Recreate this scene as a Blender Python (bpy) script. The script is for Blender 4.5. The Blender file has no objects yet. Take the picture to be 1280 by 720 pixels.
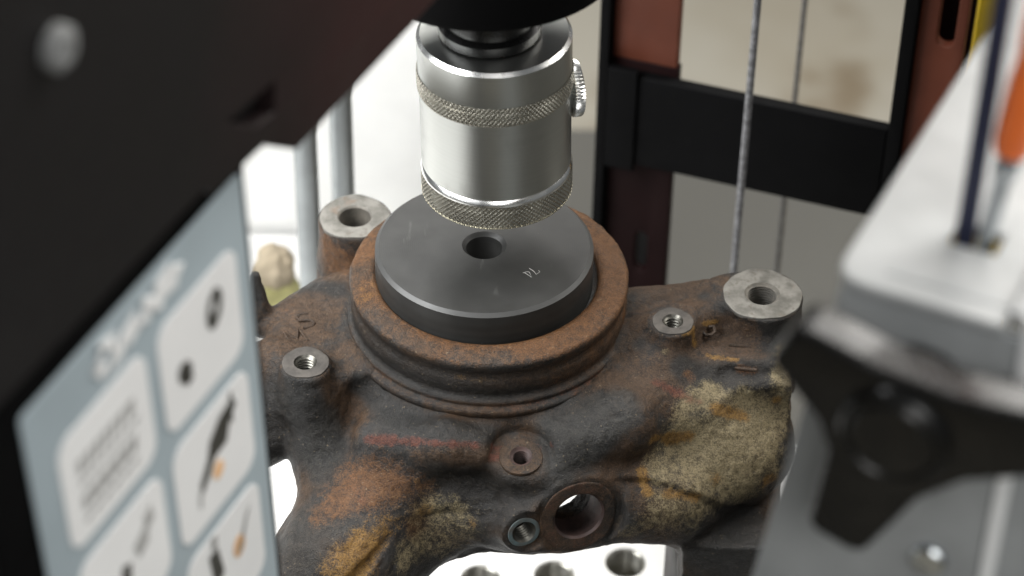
import bpy, bmesh, math, random
import numpy as np
from mathutils import Vector, Matrix

random.seed(4)
rng = np.random.default_rng(7)
SC = bpy.context.scene
COL = SC.collection
MM = 0.001

# ------------------------------------------------------------------ camera, world, lights
cam = bpy.data.cameras.new('camera')
cam_ob = bpy.data.objects.new('camera', cam)
COL.objects.link(cam_ob)
_p, _r = math.radians(39.3), math.radians(1.0)
_fw = Vector((0, math.cos(_p), -math.sin(_p)))
_rt = Vector((1, 0, 0))
_up = _rt.cross(_fw)
_R = _rt * math.cos(_r) + _up * math.sin(_r)
_U = _R.cross(_fw)
_m = Matrix((_R, _U, -_fw)).transposed().to_4x4()
_m.translation = Vector((0.0096, -0.6668, 0.5273))
cam_ob.matrix_world = _m
cam.sensor_width = 36.0
cam.lens = 36.0 * 3145 / 1280
cam.clip_start = 0.02
cam.clip_end = 50
cam.dof.use_dof = True
cam.dof.focus_distance = 0.832
cam.dof.aperture_fstop = 9.5
cam.dof.aperture_blades = 0
SC.camera = cam_ob

W = bpy.data.worlds.new('World')
SC.world = W
W.use_nodes = True
W.node_tree.nodes['Background'].inputs['Color'].default_value = (0.93, 0.97, 1.0, 1)
W.node_tree.nodes['Background'].inputs['Strength'].default_value = 0.14

def area(name, loc, target, size, power, color=(1, 1, 1)):
    l = bpy.data.lights.new(name, 'AREA')
    l.shape = 'RECTANGLE'; l.size, l.size_y = size
    l.energy = power; l.color = color
    o = bpy.data.objects.new(name, l); COL.objects.link(o)
    o.location = loc
    o.rotation_euler = (Vector(target) - Vector(loc)).to_track_quat('-Z', 'Y').to_euler()
    return o
area('ceiling_softbox', (-0.40, 0.72, 1.0), (0, 0.0, -0.05), (0.9, 0.6), 19, (1.0, 0.985, 0.95))
area('board_fill', (-0.55, -0.10, 0.55), (-0.24, 0.27, -0.12), (0.6, 0.6), 17, (0.98, 0.99, 1.0))  # unseen area lamp added on the left to whiten the board
area('right_lamp', (0.68, 0.42, 0.94), (0.06, -0.15, 0), (0.85, 0.8), 21, (1.0, 0.97, 0.92))

area('front_fill', (0.25, -1.15, 0.95), (0.0, -0.1, 0.0), (0.8, 0.6), 7.0, (1.0, 0.99, 0.97))  # added fill behind the camera, brightens the label and shelf front

SC.view_settings.view_transform = 'Standard'
SC.view_settings.look = 'None'
SC.view_settings.gamma = 1.0
SC.view_settings.exposure = 0.0
SC.render.use_motion_blur = False
SC.cycles.max_bounces = 8

# ------------------------------------------------------------------ object helpers
def tag(o, label=None, cat=None, group=None, kind=None):
    if label: o['label'] = label
    if cat: o['category'] = cat
    if group: o['group'] = group
    if kind: o['kind'] = kind
    return o

def thing(name, label, cat, loc=(0, 0, 0), group=None):
    o = bpy.data.objects.new(name, None)
    o.empty_display_size = 0.02
    COL.objects.link(o); o.location = loc
    return tag(o, label, cat, group)

def link_mesh(name, me, mat, parent=None, smooth=True):
    o = bpy.data.objects.new(name, me); COL.objects.link(o)
    if mat: me.materials.append(mat)
    if smooth:
        me.polygons.foreach_set('use_smooth', [True] * len(me.polygons))
    if parent:
        o.parent = parent
        if parent.type == 'EMPTY': o.matrix_parent_inverse = parent.matrix_basis.inverted()
    return o

def pydata(name, verts, faces, mat, parent=None, smooth=True, edge=None, mats=None):
    """verts in mm"""
    me = bpy.data.meshes.new(name)
    v = np.asarray(verts, dtype=float) * MM
    me.from_pydata(v.tolist(), [], [list(map(int, f)) for f in faces])
    me.update()
    o = link_mesh(name, me, mat, parent, smooth)
    if edge is not None:
        me.set_sharp_from_angle(angle=math.radians(edge))
    return o

def frame_from(axis, up=(0, 0, 1)):
    w = Vector(axis).normalized(); u = Vector(up)
    if abs(w.dot(u)) > 0.95: u = Vector((0, 1, 0))
    x = u.cross(w).normalized(); y = w.cross(x)
    return np.array([x, y, w])     # rows: local x, y, z

def lathe(name, prof, mat, parent=None, segs=96, c=(0, 0, 0), axis=(0, 0, 1), edge=35, closed=False, disp=None, sc=1.0):
    """prof = [(r, z)] mm, revolved about axis through c"""
    prof = np.asarray(prof, float) * sc
    n = len(prof); B = frame_from(axis)
    if abs(Vector(axis).normalized().z - 1) < 1e-6: B = np.eye(3)
    th = np.linspace(0, 2 * np.pi, segs, endpoint=False)
    r = np.repeat(prof[:, 0][None], segs, 0); z = np.repeat(prof[:, 1][None], segs, 0)
    T = np.repeat(th[:, None], n, 1)
    if disp is not None: r, z = disp(r, z, T)
    L = np.stack([r * np.cos(T), r * np.sin(T), z], -1).reshape(-1, 3)
    V = L @ B + np.asarray(c, float)
    i = np.arange(segs)[:, None]; j = np.arange(n if closed else n - 1)[None]
    a = i * n + j; b = ((i + 1) % segs) * n + j; c2 = ((i + 1) % segs) * n + (j + 1) % n; d = i * n + (j + 1) % n
    F = np.stack([a, b, c2, d], -1).reshape(-1, 4)
    return pydata(name, V, F, mat, parent, True, edge)

def plate(name, outer, mat, parent, o0, ux, uy, thick, holes=(), bevel=0.0, res=2, bevel_seg=2, sc=1.0):
    """flat plate cut to an outline: outline (u,v) in mm in plane o0 + u*ux + v*uy; body lies behind the face (-normal)"""
    outer = [(x * sc, y * sc) for x, y in outer]; holes = [[(x * sc, y * sc) for x, y in h] for h in holes]; thick *= sc; bevel *= sc
    cu = bpy.data.curves.new(name, 'CURVE'); cu.dimensions = '2D'; cu.fill_mode = 'BOTH'
    for pts in (outer, *holes):
        sp = cu.splines.new('POLY'); sp.points.add(len(pts) - 1); sp.use_cyclic_u = True
        for q, (x, y) in zip(sp.points, pts): q.co = (x * MM, y * MM, 0, 1)
    cu.extrude = max(thick / 2 - bevel, 1e-4) * MM
    cu.bevel_depth = bevel * MM; cu.bevel_resolution = bevel_seg; cu.offset = -bevel * MM
    tmp = bpy.data.objects.new('tmp', cu); COL.objects.link(tmp)
    dg = bpy.context.evaluated_depsgraph_get(); dg.update()
    me = bpy.data.meshes.new_from_object(tmp.evaluated_get(dg))
    bpy.data.objects.remove(tmp); bpy.data.curves.remove(cu)
    me.name = name
    ux = Vector(ux).normalized(); uy = Vector(uy).normalized(); w = ux.cross(uy)
    Mx = Matrix((ux, uy, w)).transposed().to_4x4()
    Mx.translation = Vector(o0) * MM - w * thick / 2 * MM
    me.transform(Mx); me.materials.clear()
    bm = bmesh.new(); bm.from_mesh(me); bmesh.ops.remove_doubles(bm, verts=bm.verts, dist=1e-7)
    bmesh.ops.recalc_face_normals(bm, faces=bm.faces); bm.to_mesh(me); bm.free()
    o = link_mesh(name, me, mat, parent, True)
    me.set_sharp_from_angle(angle=math.radians(32))
    return o

def rrect(x0, y0, x1, y1, r, n=6):
    P = []
    for cx, cy, a0 in ((x1 - r, y1 - r, 0), (x0 + r, y1 - r, 90), (x0 + r, y0 + r, 180), (x1 - r, y0 + r, 270)):
        for k in range(n + 1):
            a = math.radians(a0 + 90 * k / n); P.append((cx + r * math.cos(a), cy + r * math.sin(a)))
    return P

def ring_pts(cx, cy, rx, ry, n=28, rot=0):
    return [(cx + rx * math.cos(t) * math.cos(rot) - ry * math.sin(t) * math.sin(rot),
             cy + rx * math.cos(t) * math.sin(rot) + ry * math.sin(t) * math.cos(rot)) for t in (2 * math.pi * k / n for k in range(n))]

def box(name, lo, hi, mat, parent=None, bev=1.0, rotz=0, c=(0, 0, 0)):
    """axis-aligned bevelled box in mm"""
    bm = bmesh.new(); bmesh.ops.create_cube(bm, size=1)
    lo = Vector(lo); hi = Vector(hi)
    bmesh.ops.scale(bm, vec=(hi - lo), verts=bm.verts); bmesh.ops.translate(bm, vec=(hi + lo) / 2, verts=bm.verts)
    if bev: bmesh.ops.bevel(bm, geom=bm.edges[:], offset=bev, segments=2, affect='EDGES', profile=0.5)
    bmesh.ops.transform(bm, matrix=Matrix.Translation(Vector(c)) @ Matrix.Rotation(rotz, 4, 'Z'), verts=bm.verts)
    bmesh.ops.scale(bm, vec=(MM, MM, MM), verts=bm.verts)
    me = bpy.data.meshes.new(name); bm.to_mesh(me); bm.free()
    o = link_mesh(name, me, mat, parent, True); me.set_sharp_from_angle(angle=math.radians(35))
    return o

def tube(name, pts, r, mat, parent=None, seg=8, taper=None):
    """polyline tube, mm"""
    P = np.asarray(pts, float); n = len(P); V = []; F = []
    for i in range(n):
        t = P[min(i + 1, n - 1)] - P[max(i - 1, 0)]; B = frame_from(t)
        rr = r if taper is None else r * taper[i]
        for k in range(seg):
            a = 2 * math.pi * k / seg; V.append(P[i] + rr * (math.cos(a) * B[0] + math.sin(a) * B[1]))
    for i in range(n - 1):
        for k in range(seg):
            F.append((i * seg + k, i * seg + (k + 1) % seg, (i + 1) * seg + (k + 1) % seg, (i + 1) * seg + k))
    F.append(list(range(seg))[::-1]); F.append([(n - 1) * seg + k for k in range(seg)])
    return pydata(name, V, F, mat, parent, True, 40)

# ------------------------------------------------------------------ material helpers
class NT:
    def __init__(s, name):
        s.m = bpy.data.materials.new(name); s.m.use_nodes = True
        s.t = s.m.node_tree; s.t.nodes.clear()
        s.out = s.t.nodes.new('ShaderNodeOutputMaterial')
        s.b = s.t.nodes.new('ShaderNodeBsdfPrincipled'); s.t.links.new(s.b.outputs[0], s.out.inputs[0])
        s.tc = s.t.nodes.new('ShaderNodeTexCoord').outputs['Object']
    def set(s, sock, v):
        if hasattr(v, 'is_output'): s.t.links.new(v, sock)
        elif isinstance(v, tuple) and len(v) == 3 and sock.type == 'RGBA': sock.default_value = (*v, 1)
        else: sock.default_value = v
    def noise(s, scale, detail=4, rough=0.55, vec=None, dist=0.0, stretch=None):
        n = s.t.nodes.new('ShaderNodeTexNoise'); n.inputs['Scale'].default_value = scale
        n.inputs['Detail'].default_value = detail; n.inputs['Roughness'].default_value = rough; n.inputs['Distortion'].default_value = dist
        v = vec or s.tc
        if stretch:
            mp = s.t.nodes.new('ShaderNodeMapping'); mp.inputs['Scale'].default_value = stretch[0]
            mp.inputs['Rotation'].default_value = stretch[1]; s.t.links.new(v, mp.inputs[0]); v = mp.outputs[0]
        s.t.links.new(v, n.inputs['Vector']); return n.outputs['Fac']
    def math(s, op, a, b=0.0, c=0.0):
        n = s.t.nodes.new('ShaderNodeMath'); n.operation = op
        for k, v in enumerate((a, b, c)): s.set(n.inputs[k], v)
        return n.outputs[0]
    def ramp(s, x, lo, hi, a=0.0, b=1.0):
        n = s.t.nodes.new('ShaderNodeMapRange'); n.interpolation_type = 'SMOOTHSTEP'
        for k, v in zip(('Value', 'From Min', 'From Max', 'To Min', 'To Max'), (x, lo, hi, a, b)): s.set(n.inputs[k], v)
        return n.outputs[0]
    def mix(s, f, a, b, blend='MIX'):
        n = s.t.nodes.new('ShaderNodeMix'); n.data_type = 'RGBA'; n.blend_type = blend
        s.set(n.inputs[0], f); s.set(n.inputs[6], a); s.set(n.inputs[7], b); return n.outputs[2]
    def attr(s, name):
        n = s.t.nodes.new('ShaderNodeAttribute'); n.attribute_name = name; return n.outputs['Fac']
    def bump(s, h, strength=0.4, dist=0.0003, prev=None):
        n = s.t.nodes.new('ShaderNodeBump'); n.inputs['Strength'].default_value = strength; n.inputs['Distance'].default_value = dist
        s.t.links.new(h, n.inputs['Height'])
        if prev: s.t.links.new(prev, n.inputs['Normal'])
        return n.outputs[0]
    def fin(s, color, rough=0.5, metal=0.0, normal=None, **kw):
        s.set(s.b.inputs['Base Color'], color); s.set(s.b.inputs['Roughness'], rough); s.set(s.b.inputs['Metallic'], metal)
        if normal: s.t.links.new(normal, s.b.inputs['Normal'])
        for k, v in kw.items(): s.set(s.b.inputs[k.replace('_', ' ')], v)
        return s.m

def paint(name, col, rough=0.45, metal=0.0, var=0.12, scale=40, bump=0.08, bscale=700, spec=0.5):
    s = NT(name)
    n = s.noise(scale, 5); f = s.ramp(n, 0.3, 0.7)
    c = s.mix(f, tuple(x * (1 - var) for x in col), tuple(min(1, x * (1 + var)) for x in col))
    r = s.ramp(s.noise(scale * 3, 4), 0.3, 0.7, rough - 0.06, rough + 0.06)
    return s.fin(c, r, metal, s.bump(s.noise(bscale, 2), bump, 0.0002), Specular_IOR_Level=spec)

M_black = paint('black_paint', (0.003, 0.003, 0.0032), 0.6, spec=0.05)
M_beam_sheen = paint('maroon_sheen_tint', (0.012, 0.0055, 0.006), 0.45, spec=0.3)
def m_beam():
    s = NT('beam_sheen_paint')
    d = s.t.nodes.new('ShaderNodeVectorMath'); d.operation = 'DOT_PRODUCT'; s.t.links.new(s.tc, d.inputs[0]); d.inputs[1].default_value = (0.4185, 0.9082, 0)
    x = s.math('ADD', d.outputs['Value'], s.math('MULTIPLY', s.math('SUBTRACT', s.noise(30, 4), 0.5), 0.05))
    c = s.mix(s.ramp(x, -0.235, -0.12), (0.0085, 0.0075, 0.0078), (0.036, 0.0125, 0.0125))  # black to maroon along the beam: its red sheen put into the colour
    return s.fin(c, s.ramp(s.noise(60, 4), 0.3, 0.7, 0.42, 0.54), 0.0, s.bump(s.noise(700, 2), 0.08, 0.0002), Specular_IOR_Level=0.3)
M_beam_sheen = m_beam()
M_matblack = paint('matte_black', (0.006, 0.006, 0.006), 0.8)
M_red = paint('red_brown_paint', (0.092, 0.028, 0.016), 0.5, spec=0.15)
M_deepred = paint('deep_maroon', (0.010, 0.0045, 0.0045), 0.55, spec=0.06)
M_greypaint = paint('light_grey_paint', (0.42, 0.43, 0.43), 0.45)
M_greyshade = paint('grey_paint_shaded', (0.36, 0.375, 0.38), 0.5)  # darker copy of the light grey: shade on the shelf fronts painted in
M_knob = paint('black_plastic', (0.004, 0.004, 0.004), 0.27, bump=0.12, spec=0.45)
M_navy = paint('navy_paint', (0.022, 0.026, 0.06), 0.45)
M_orange = paint('orange_plastic', (0.95, 0.19, 0.035), 0.4)
M_yellow = paint('yellow_paint', (0.8, 0.55, 0.02), 0.5)
M_darkblock = paint('dark_block_steel', (0.03, 0.026, 0.024), 0.6)
M_rod = paint('grey_steel_rod', (0.30, 0.32, 0.325), 0.45, 0.7)
M_white = paint('white_board', (0.88, 0.88, 0.86), 0.6, var=0.03)
M_bed = paint('white_bed_paint', (0.62, 0.615, 0.60), 0.5, var=0.06)
M_chrome = paint('polished_steel', (0.55, 0.58, 0.6), 0.22, 1.0, var=0.05)
M_cable = paint('steel_wire', (0.17, 0.17, 0.175), 0.6, 0.3, scale=500, var=0.4)
M_cable2 = paint('zinc_bolt', (0.22, 0.225, 0.225), 0.6, 0.1)
M_label = paint('label_grey_blue', (0.40, 0.475, 0.515), 0.45, var=0.04, bump=0.02)
M_tile = paint('label_white', (0.93, 0.935, 0.935), 0.45, var=0.02, bump=0.02)
M_print = paint('label_ink', (0.05, 0.048, 0.04), 0.5, bump=0.02)
M_printgrey = paint('label_grey_ink', (0.42, 0.42, 0.41), 0.5, bump=0.02)
M_printor = paint('label_orange_ink', (0.9, 0.55, 0.28), 0.5, bump=0.02)
M_white2 = paint('logo_white', (0.93, 0.94, 0.94), 0.4, var=0.01, bump=0.02)
M_tan = paint('tan_cloth', (0.24, 0.20, 0.14), 0.9, scale=120, bump=0.5)
M_olive = paint('olive_cloth', (0.16, 0.15, 0.06), 0.9, scale=120, bump=0.5)

def m_blackoxide():
    s = NT('black_oxide_steel')
    n = s.noise(70, 5); c = s.mix(s.ramp(n, 0.3, 0.7), (0.019, 0.019, 0.018), (0.026, 0.026, 0.0245))
    # faint pale scuffs
    sc = s.noise(240, 3, 0.6, stretch=((1, 0.16, 1), (0, 0, 0.6)))
    reg = s.ramp(s.noise(42, 2), 0.52, 0.66)
    sc = s.math('MULTIPLY', s.ramp(sc, 0.60, 0.72), reg)
    c = s.mix(s.math('MULTIPLY', sc, 0.45), c, (0.15, 0.15, 0.14))
    rad = s.t.nodes.new('ShaderNodeVectorMath'); rad.operation = 'LENGTH'; s.t.links.new(s.tc, rad.inputs[0])
    turn = s.math('SINE', s.math('MULTIPLY', rad.outputs['Value'], 9000.0))
    c = s.mix(s.math('MULTIPLY', s.ramp(turn, -1.0, 1.0), 0.10), c, (0.06, 0.06, 0.056))
    sp = s.ramp(s.noise(900, 1), 0.80, 0.84)
    c = s.mix(s.math('MULTIPLY', sp, 0.7), c, (0.35, 0.35, 0.33))
    r = s.ramp(s.noise(90, 4), 0.3, 0.7, 0.42, 0.54)
    return s.fin(c, r, 0.0, s.bump(s.noise(1600, 2), 0.08, 0.0001), Specular_IOR_Level=0.38)
M_oxide = m_blackoxide()
M_chamfer = paint('worn_chamfer_steel', (0.055, 0.055, 0.053), 0.45, 0.2, bump=0.1)
M_scribe = paint('scribed_metal', (0.42, 0.42, 0.40), 0.5, 0.3)

def m_turned(name, col, rough, aniso=0.5):
    s = NT(name)
    z = s.noise(60, 6, 0.6, stretch=((0.12, 0.12, 22), (0, 0, 0)))
    c = s.mix(s.ramp(z, 0.3, 0.7), tuple(x * 0.95 for x in col), col)
    st = s.ramp(s.noise(55, 5), 0.55, 0.72)
    c = s.mix(s.math('MULTIPLY', st, 0.25), c, tuple(x * 0.6 for x in col))
    r = s.math('ADD', s.ramp(z, 0.25, 0.75, rough - 0.008, rough + 0.008), s.math('MULTIPLY', st, 0.06))
    tg = s.t.nodes.new('ShaderNodeTangent'); tg.direction_type = 'RADIAL'; tg.axis = 'Z'
    m = s.fin(c, r, 1.0, None, Anisotropic=aniso)
    s.t.links.new(tg.outputs[0], s.b.inputs['Tangent'])
    return m
M_turned = m_turned('turned_steel', (0.50, 0.51, 0.49), 0.33, 0.3)
M_knurl = paint('knurled_nickel', (0.52, 0.50, 0.43), 0.25, 1.0, var=0.08)
M_edge = paint('bright_turned_edge', (0.85, 0.85, 0.83), 0.25, 1.0, var=0.05)

def m_machined():
    s = NT('machined_boss_face')
    n = s.noise(160, 6, 0.65); c = s.mix(s.ramp(n, 0.3, 0.7), (0.10, 0.096, 0.084), (0.21, 0.202, 0.183))
    sp = s.ramp(s.noise(420, 4), 0.58, 0.68); c = s.mix(s.math('MULTIPLY', sp, 0.55), c, (0.10, 0.085, 0.07))
    st = s.ramp(s.noise(90, 4), 0.58, 0.72); c = s.mix(s.math('MULTIPLY', st, 0.5), c, (0.17, 0.10, 0.06))
    return s.fin(c, s.ramp(n, 0.3, 0.7, 0.42, 0.58), 0.55, s.bump(s.noise(900, 3), 0.25, 0.0002))
M_mach = m_machined()
def m_rustyface(name, a, b):
    s = NT(name)
    n = s.noise(190, 6, 0.65); c = s.mix(s.ramp(n, 0.3, 0.7), a, b)
    return s.fin(c, 0.6, 0.25, s.bump(s.noise(900, 4), 0.4, 0.0003))
M_dull = m_rustyface('dull_boss_face', (0.032, 0.028, 0.024), (0.075, 0.066, 0.057))
M_rustboss = m_rustyface('rusty_boss_face', (0.045, 0.028, 0.025), (0.10, 0.055, 0.045))
M_blueface = m_rustyface('blue_grey_boss_face', (0.10, 0.095, 0.085), (0.10, 0.15, 0.16))
M_thread = paint('thread_steel', (0.13, 0.125, 0.11), 0.38, 1.0, var=0.2, scale=200)
M_bedthread = paint('bright_thread', (0.36, 0.35, 0.31), 0.34, 1.0, var=0.2, scale=200)
M_darkbore = m_rustyface('dark_bore', (0.03, 0.02, 0.018), (0.07, 0.04, 0.034))
M_greybore = m_rustyface('grey_bore', (0.09, 0.085, 0.075), (0.17, 0.155, 0.13))

def m_cast():
    """rusty cast iron; where each stain sits comes from the mesh attributes"""
    s = NT('rusty_cast_iron')
    big = s.noise(28, 5, 0.6); mid = s.noise(95, 6, 0.65); fine = s.noise(420, 5, 0.7); grain = s.noise(1900, 3, 0.75)
    j1 = s.math('MULTIPLY', s.math('SUBTRACT', mid, 0.5), 1.2); j2 = s.math('MULTIPLY', s.math('SUBTRACT', fine, 0.5), 1.1); j3 = s.math('MULTIPLY', s.math('SUBTRACT', grain, 0.5), 0.9)
    jit = s.math('ADD', j1, s.math('ADD', j2, j3))
    gm = s.ramp(s.math('ADD', s.math('MULTIPLY', grain, 0.6), s.math('MULTIPLY', fine, 0.4)), 0.38, 0.62)
    dark = s.mix(gm, (0.012, 0.011, 0.0105), (0.034, 0.032, 0.029))
    brown = s.mix(gm, (0.021, 0.0122, 0.0066), (0.062, 0.036, 0.0195))
    base = s.mix(s.ramp(s.math('ADD', big, s.math('MULTIPLY', jit, 0.22)), 0.40, 0.60), dark, brown)
    def layer(base, name, a, b, k=0.85, amt=0.95):
        m = s.attr(name)
        f = s.math('MULTIPLY', s.ramp(s.math('ADD', m, s.math('MULTIPLY', jit, k)), 0.24, 0.80), s.ramp(m, 0.03, 0.3))
        return s.mix(s.math('MULTIPLY', f, amt), base, s.mix(gm, a, b))
    base = layer(base, 'm_brown', (0.027, 0.0158, 0.0088), (0.080, 0.047, 0.0265), amt=0.85)
    base = layer(base, 'm_dark', (0.007, 0.007, 0.0068), (0.024, 0.023, 0.021), amt=0.9)
    base = layer(base, 'm_grey', (0.011, 0.0105, 0.0098), (0.035, 0.033, 0.029), amt=0.85)
    base = layer(base, 'm_orange', (0.056, 0.024, 0.0075), (0.138, 0.062, 0.022), amt=0.8)
    base = layer(base, 'm_sand', (0.085, 0.066, 0.034), (0.235, 0.190, 0.108), amt=0.92)
    base = layer(base, 'm_yellow', (0.085, 0.042, 0.009), (0.205, 0.112, 0.027), k=0.9, amt=0.9)
    base = layer(base, 'm_red', (0.050, 0.013, 0.007), (0.118, 0.034, 0.019), amt=0.7)
    # dark pits and pale specks everywhere
    pit = s.ramp(s.noise(650, 3, 0.6), 0.60, 0.72); base = s.mix(s.math('MULTIPLY', pit, 0.55), base, (0.018, 0.015, 0.013))
    speck = s.ramp(s.noise(1000, 2, 0.5), 0.67, 0.76); base = s.mix(s.math('MULTIPLY', speck, 0.55), base, (0.20, 0.155, 0.10))
    dm = s.attr('m_dark')
    r = s.math('SUBTRACT', s.ramp(mid, 0.3, 0.7, 0.42, 0.62), s.math('MULTIPLY', dm, 0.10))
    nrm = s.bump(fine, 0.7, 0.0009)
    nrm = s.bump(grain, 0.8, 0.0005, nrm)
    return s.fin(base, r, 0.0, nrm, Specular_IOR_Level=0.30)
M_cast = m_cast()

def m_floor(name, a, b, c3, scale):
    s = NT(name)
    n = s.noise(scale, 5); c = s.mix(s.ramp(n, 0.35, 0.65), a, b)
    c = s.mix(s.ramp(s.noise(scale * 2.3, 4), 0.55, 0.75), c, c3)
    return s.fin(c, 0.7, 0.0, s.bump(s.noise(120, 4), 0.3, 0.002))
M_floor = m_floor('concrete', (0.46, 0.43, 0.36), (0.38, 0.335, 0.255), (0.22, 0.165, 0.10), 3.0)
M_bench = m_floor('grey_bench_top', (0.06, 0.058, 0.051), (0.066, 0.064, 0.056), (0.058, 0.056, 0.05), 4.0)

# ------------------------------------------------------------------ setting
def slab(name, x0, y0, x1, y1, z, mat):
    o = pydata(name, [(x0, y0, z), (x1, y0, z), (x1, y1, z), (x0, y1, z)], [(0, 1, 2, 3)], mat, None, False)
    o['kind'] = 'structure'; return o
slab('floor', -6000, -6000, 6000, 6000, -800, M_floor)

bench = thing('workbench', 'grey-olive workbench top lying beyond and below the rusty casting', 'workbench', (0.05, 0.05, -0.30))
box('bench_top', (-700, -550, -325), (900, 487, -300), M_bench, bench, 2)
for sx in (-660, 840):
    for sy in (-500, 430):
        box('leg', (sx, sy, -799.5), (sx + 50, sy + 50, -325.5), M_black, bench, 2)

# ------------------------------------------------------------------ white press bed with threaded holes
bed = thing('press_bed', 'white painted steel bed plate with threaded holes below the casting', 'press bed', (0, 0, -0.2999))
HOLES = [(57.3, 48.4), (28.6, 40.6), (-0.9, 37.7)] + [(-52, 14), (-120, 60)]
BZ = -200
plate('bed_plate', [(-420, -330), (-225, -330), (-205, -112), (150, -112), (150, 120), (-30, 120), (-30, 258), (-420, 258)], M_bed, bed, (0, 0, BZ), (1, 0, 0), (0, 1, 0), 24,
      holes=[ring_pts(x, y, 8.1, 8.1, 40) for x, y in HOLES], bevel=0.6)
for x, y in HOLES:
    prof = [(8.05, -0.5), (7.2, -1.3)]
    for k in range(9):
        z = -1.3 - k * 2.1; prof += [(7.2, z), (8.0, z - 1.0)]
    prof += [(7.2, -21), (0.01, -21)]
    lathe('threaded_hole', prof, M_bedthread, bed, 48, (x, y, BZ))
for x in (-380, 100):
    box('bed_leg', (x - 20, -100, -299.8), (x + 20, 100, BZ - 24.2), M_bed, bed, 1.5)
def block(x0, y0, x1, y1, lab):
    t = thing('support_block', lab, 'support block', ((x0 + x1) / 2 * MM, (y0 + y1) / 2 * MM, BZ * MM), 'steel blocks under the casting')
    box('block_body', (x0, y0, BZ + 0.05), (x1, y1, -115.0), M_darkblock, t, 1.5)
block(69.5, -62, 110, 12, 'dark steel block under the right foot of the casting')
block(-86, -104, -40, -66, 'dark steel block under the left arm of the casting')

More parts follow.
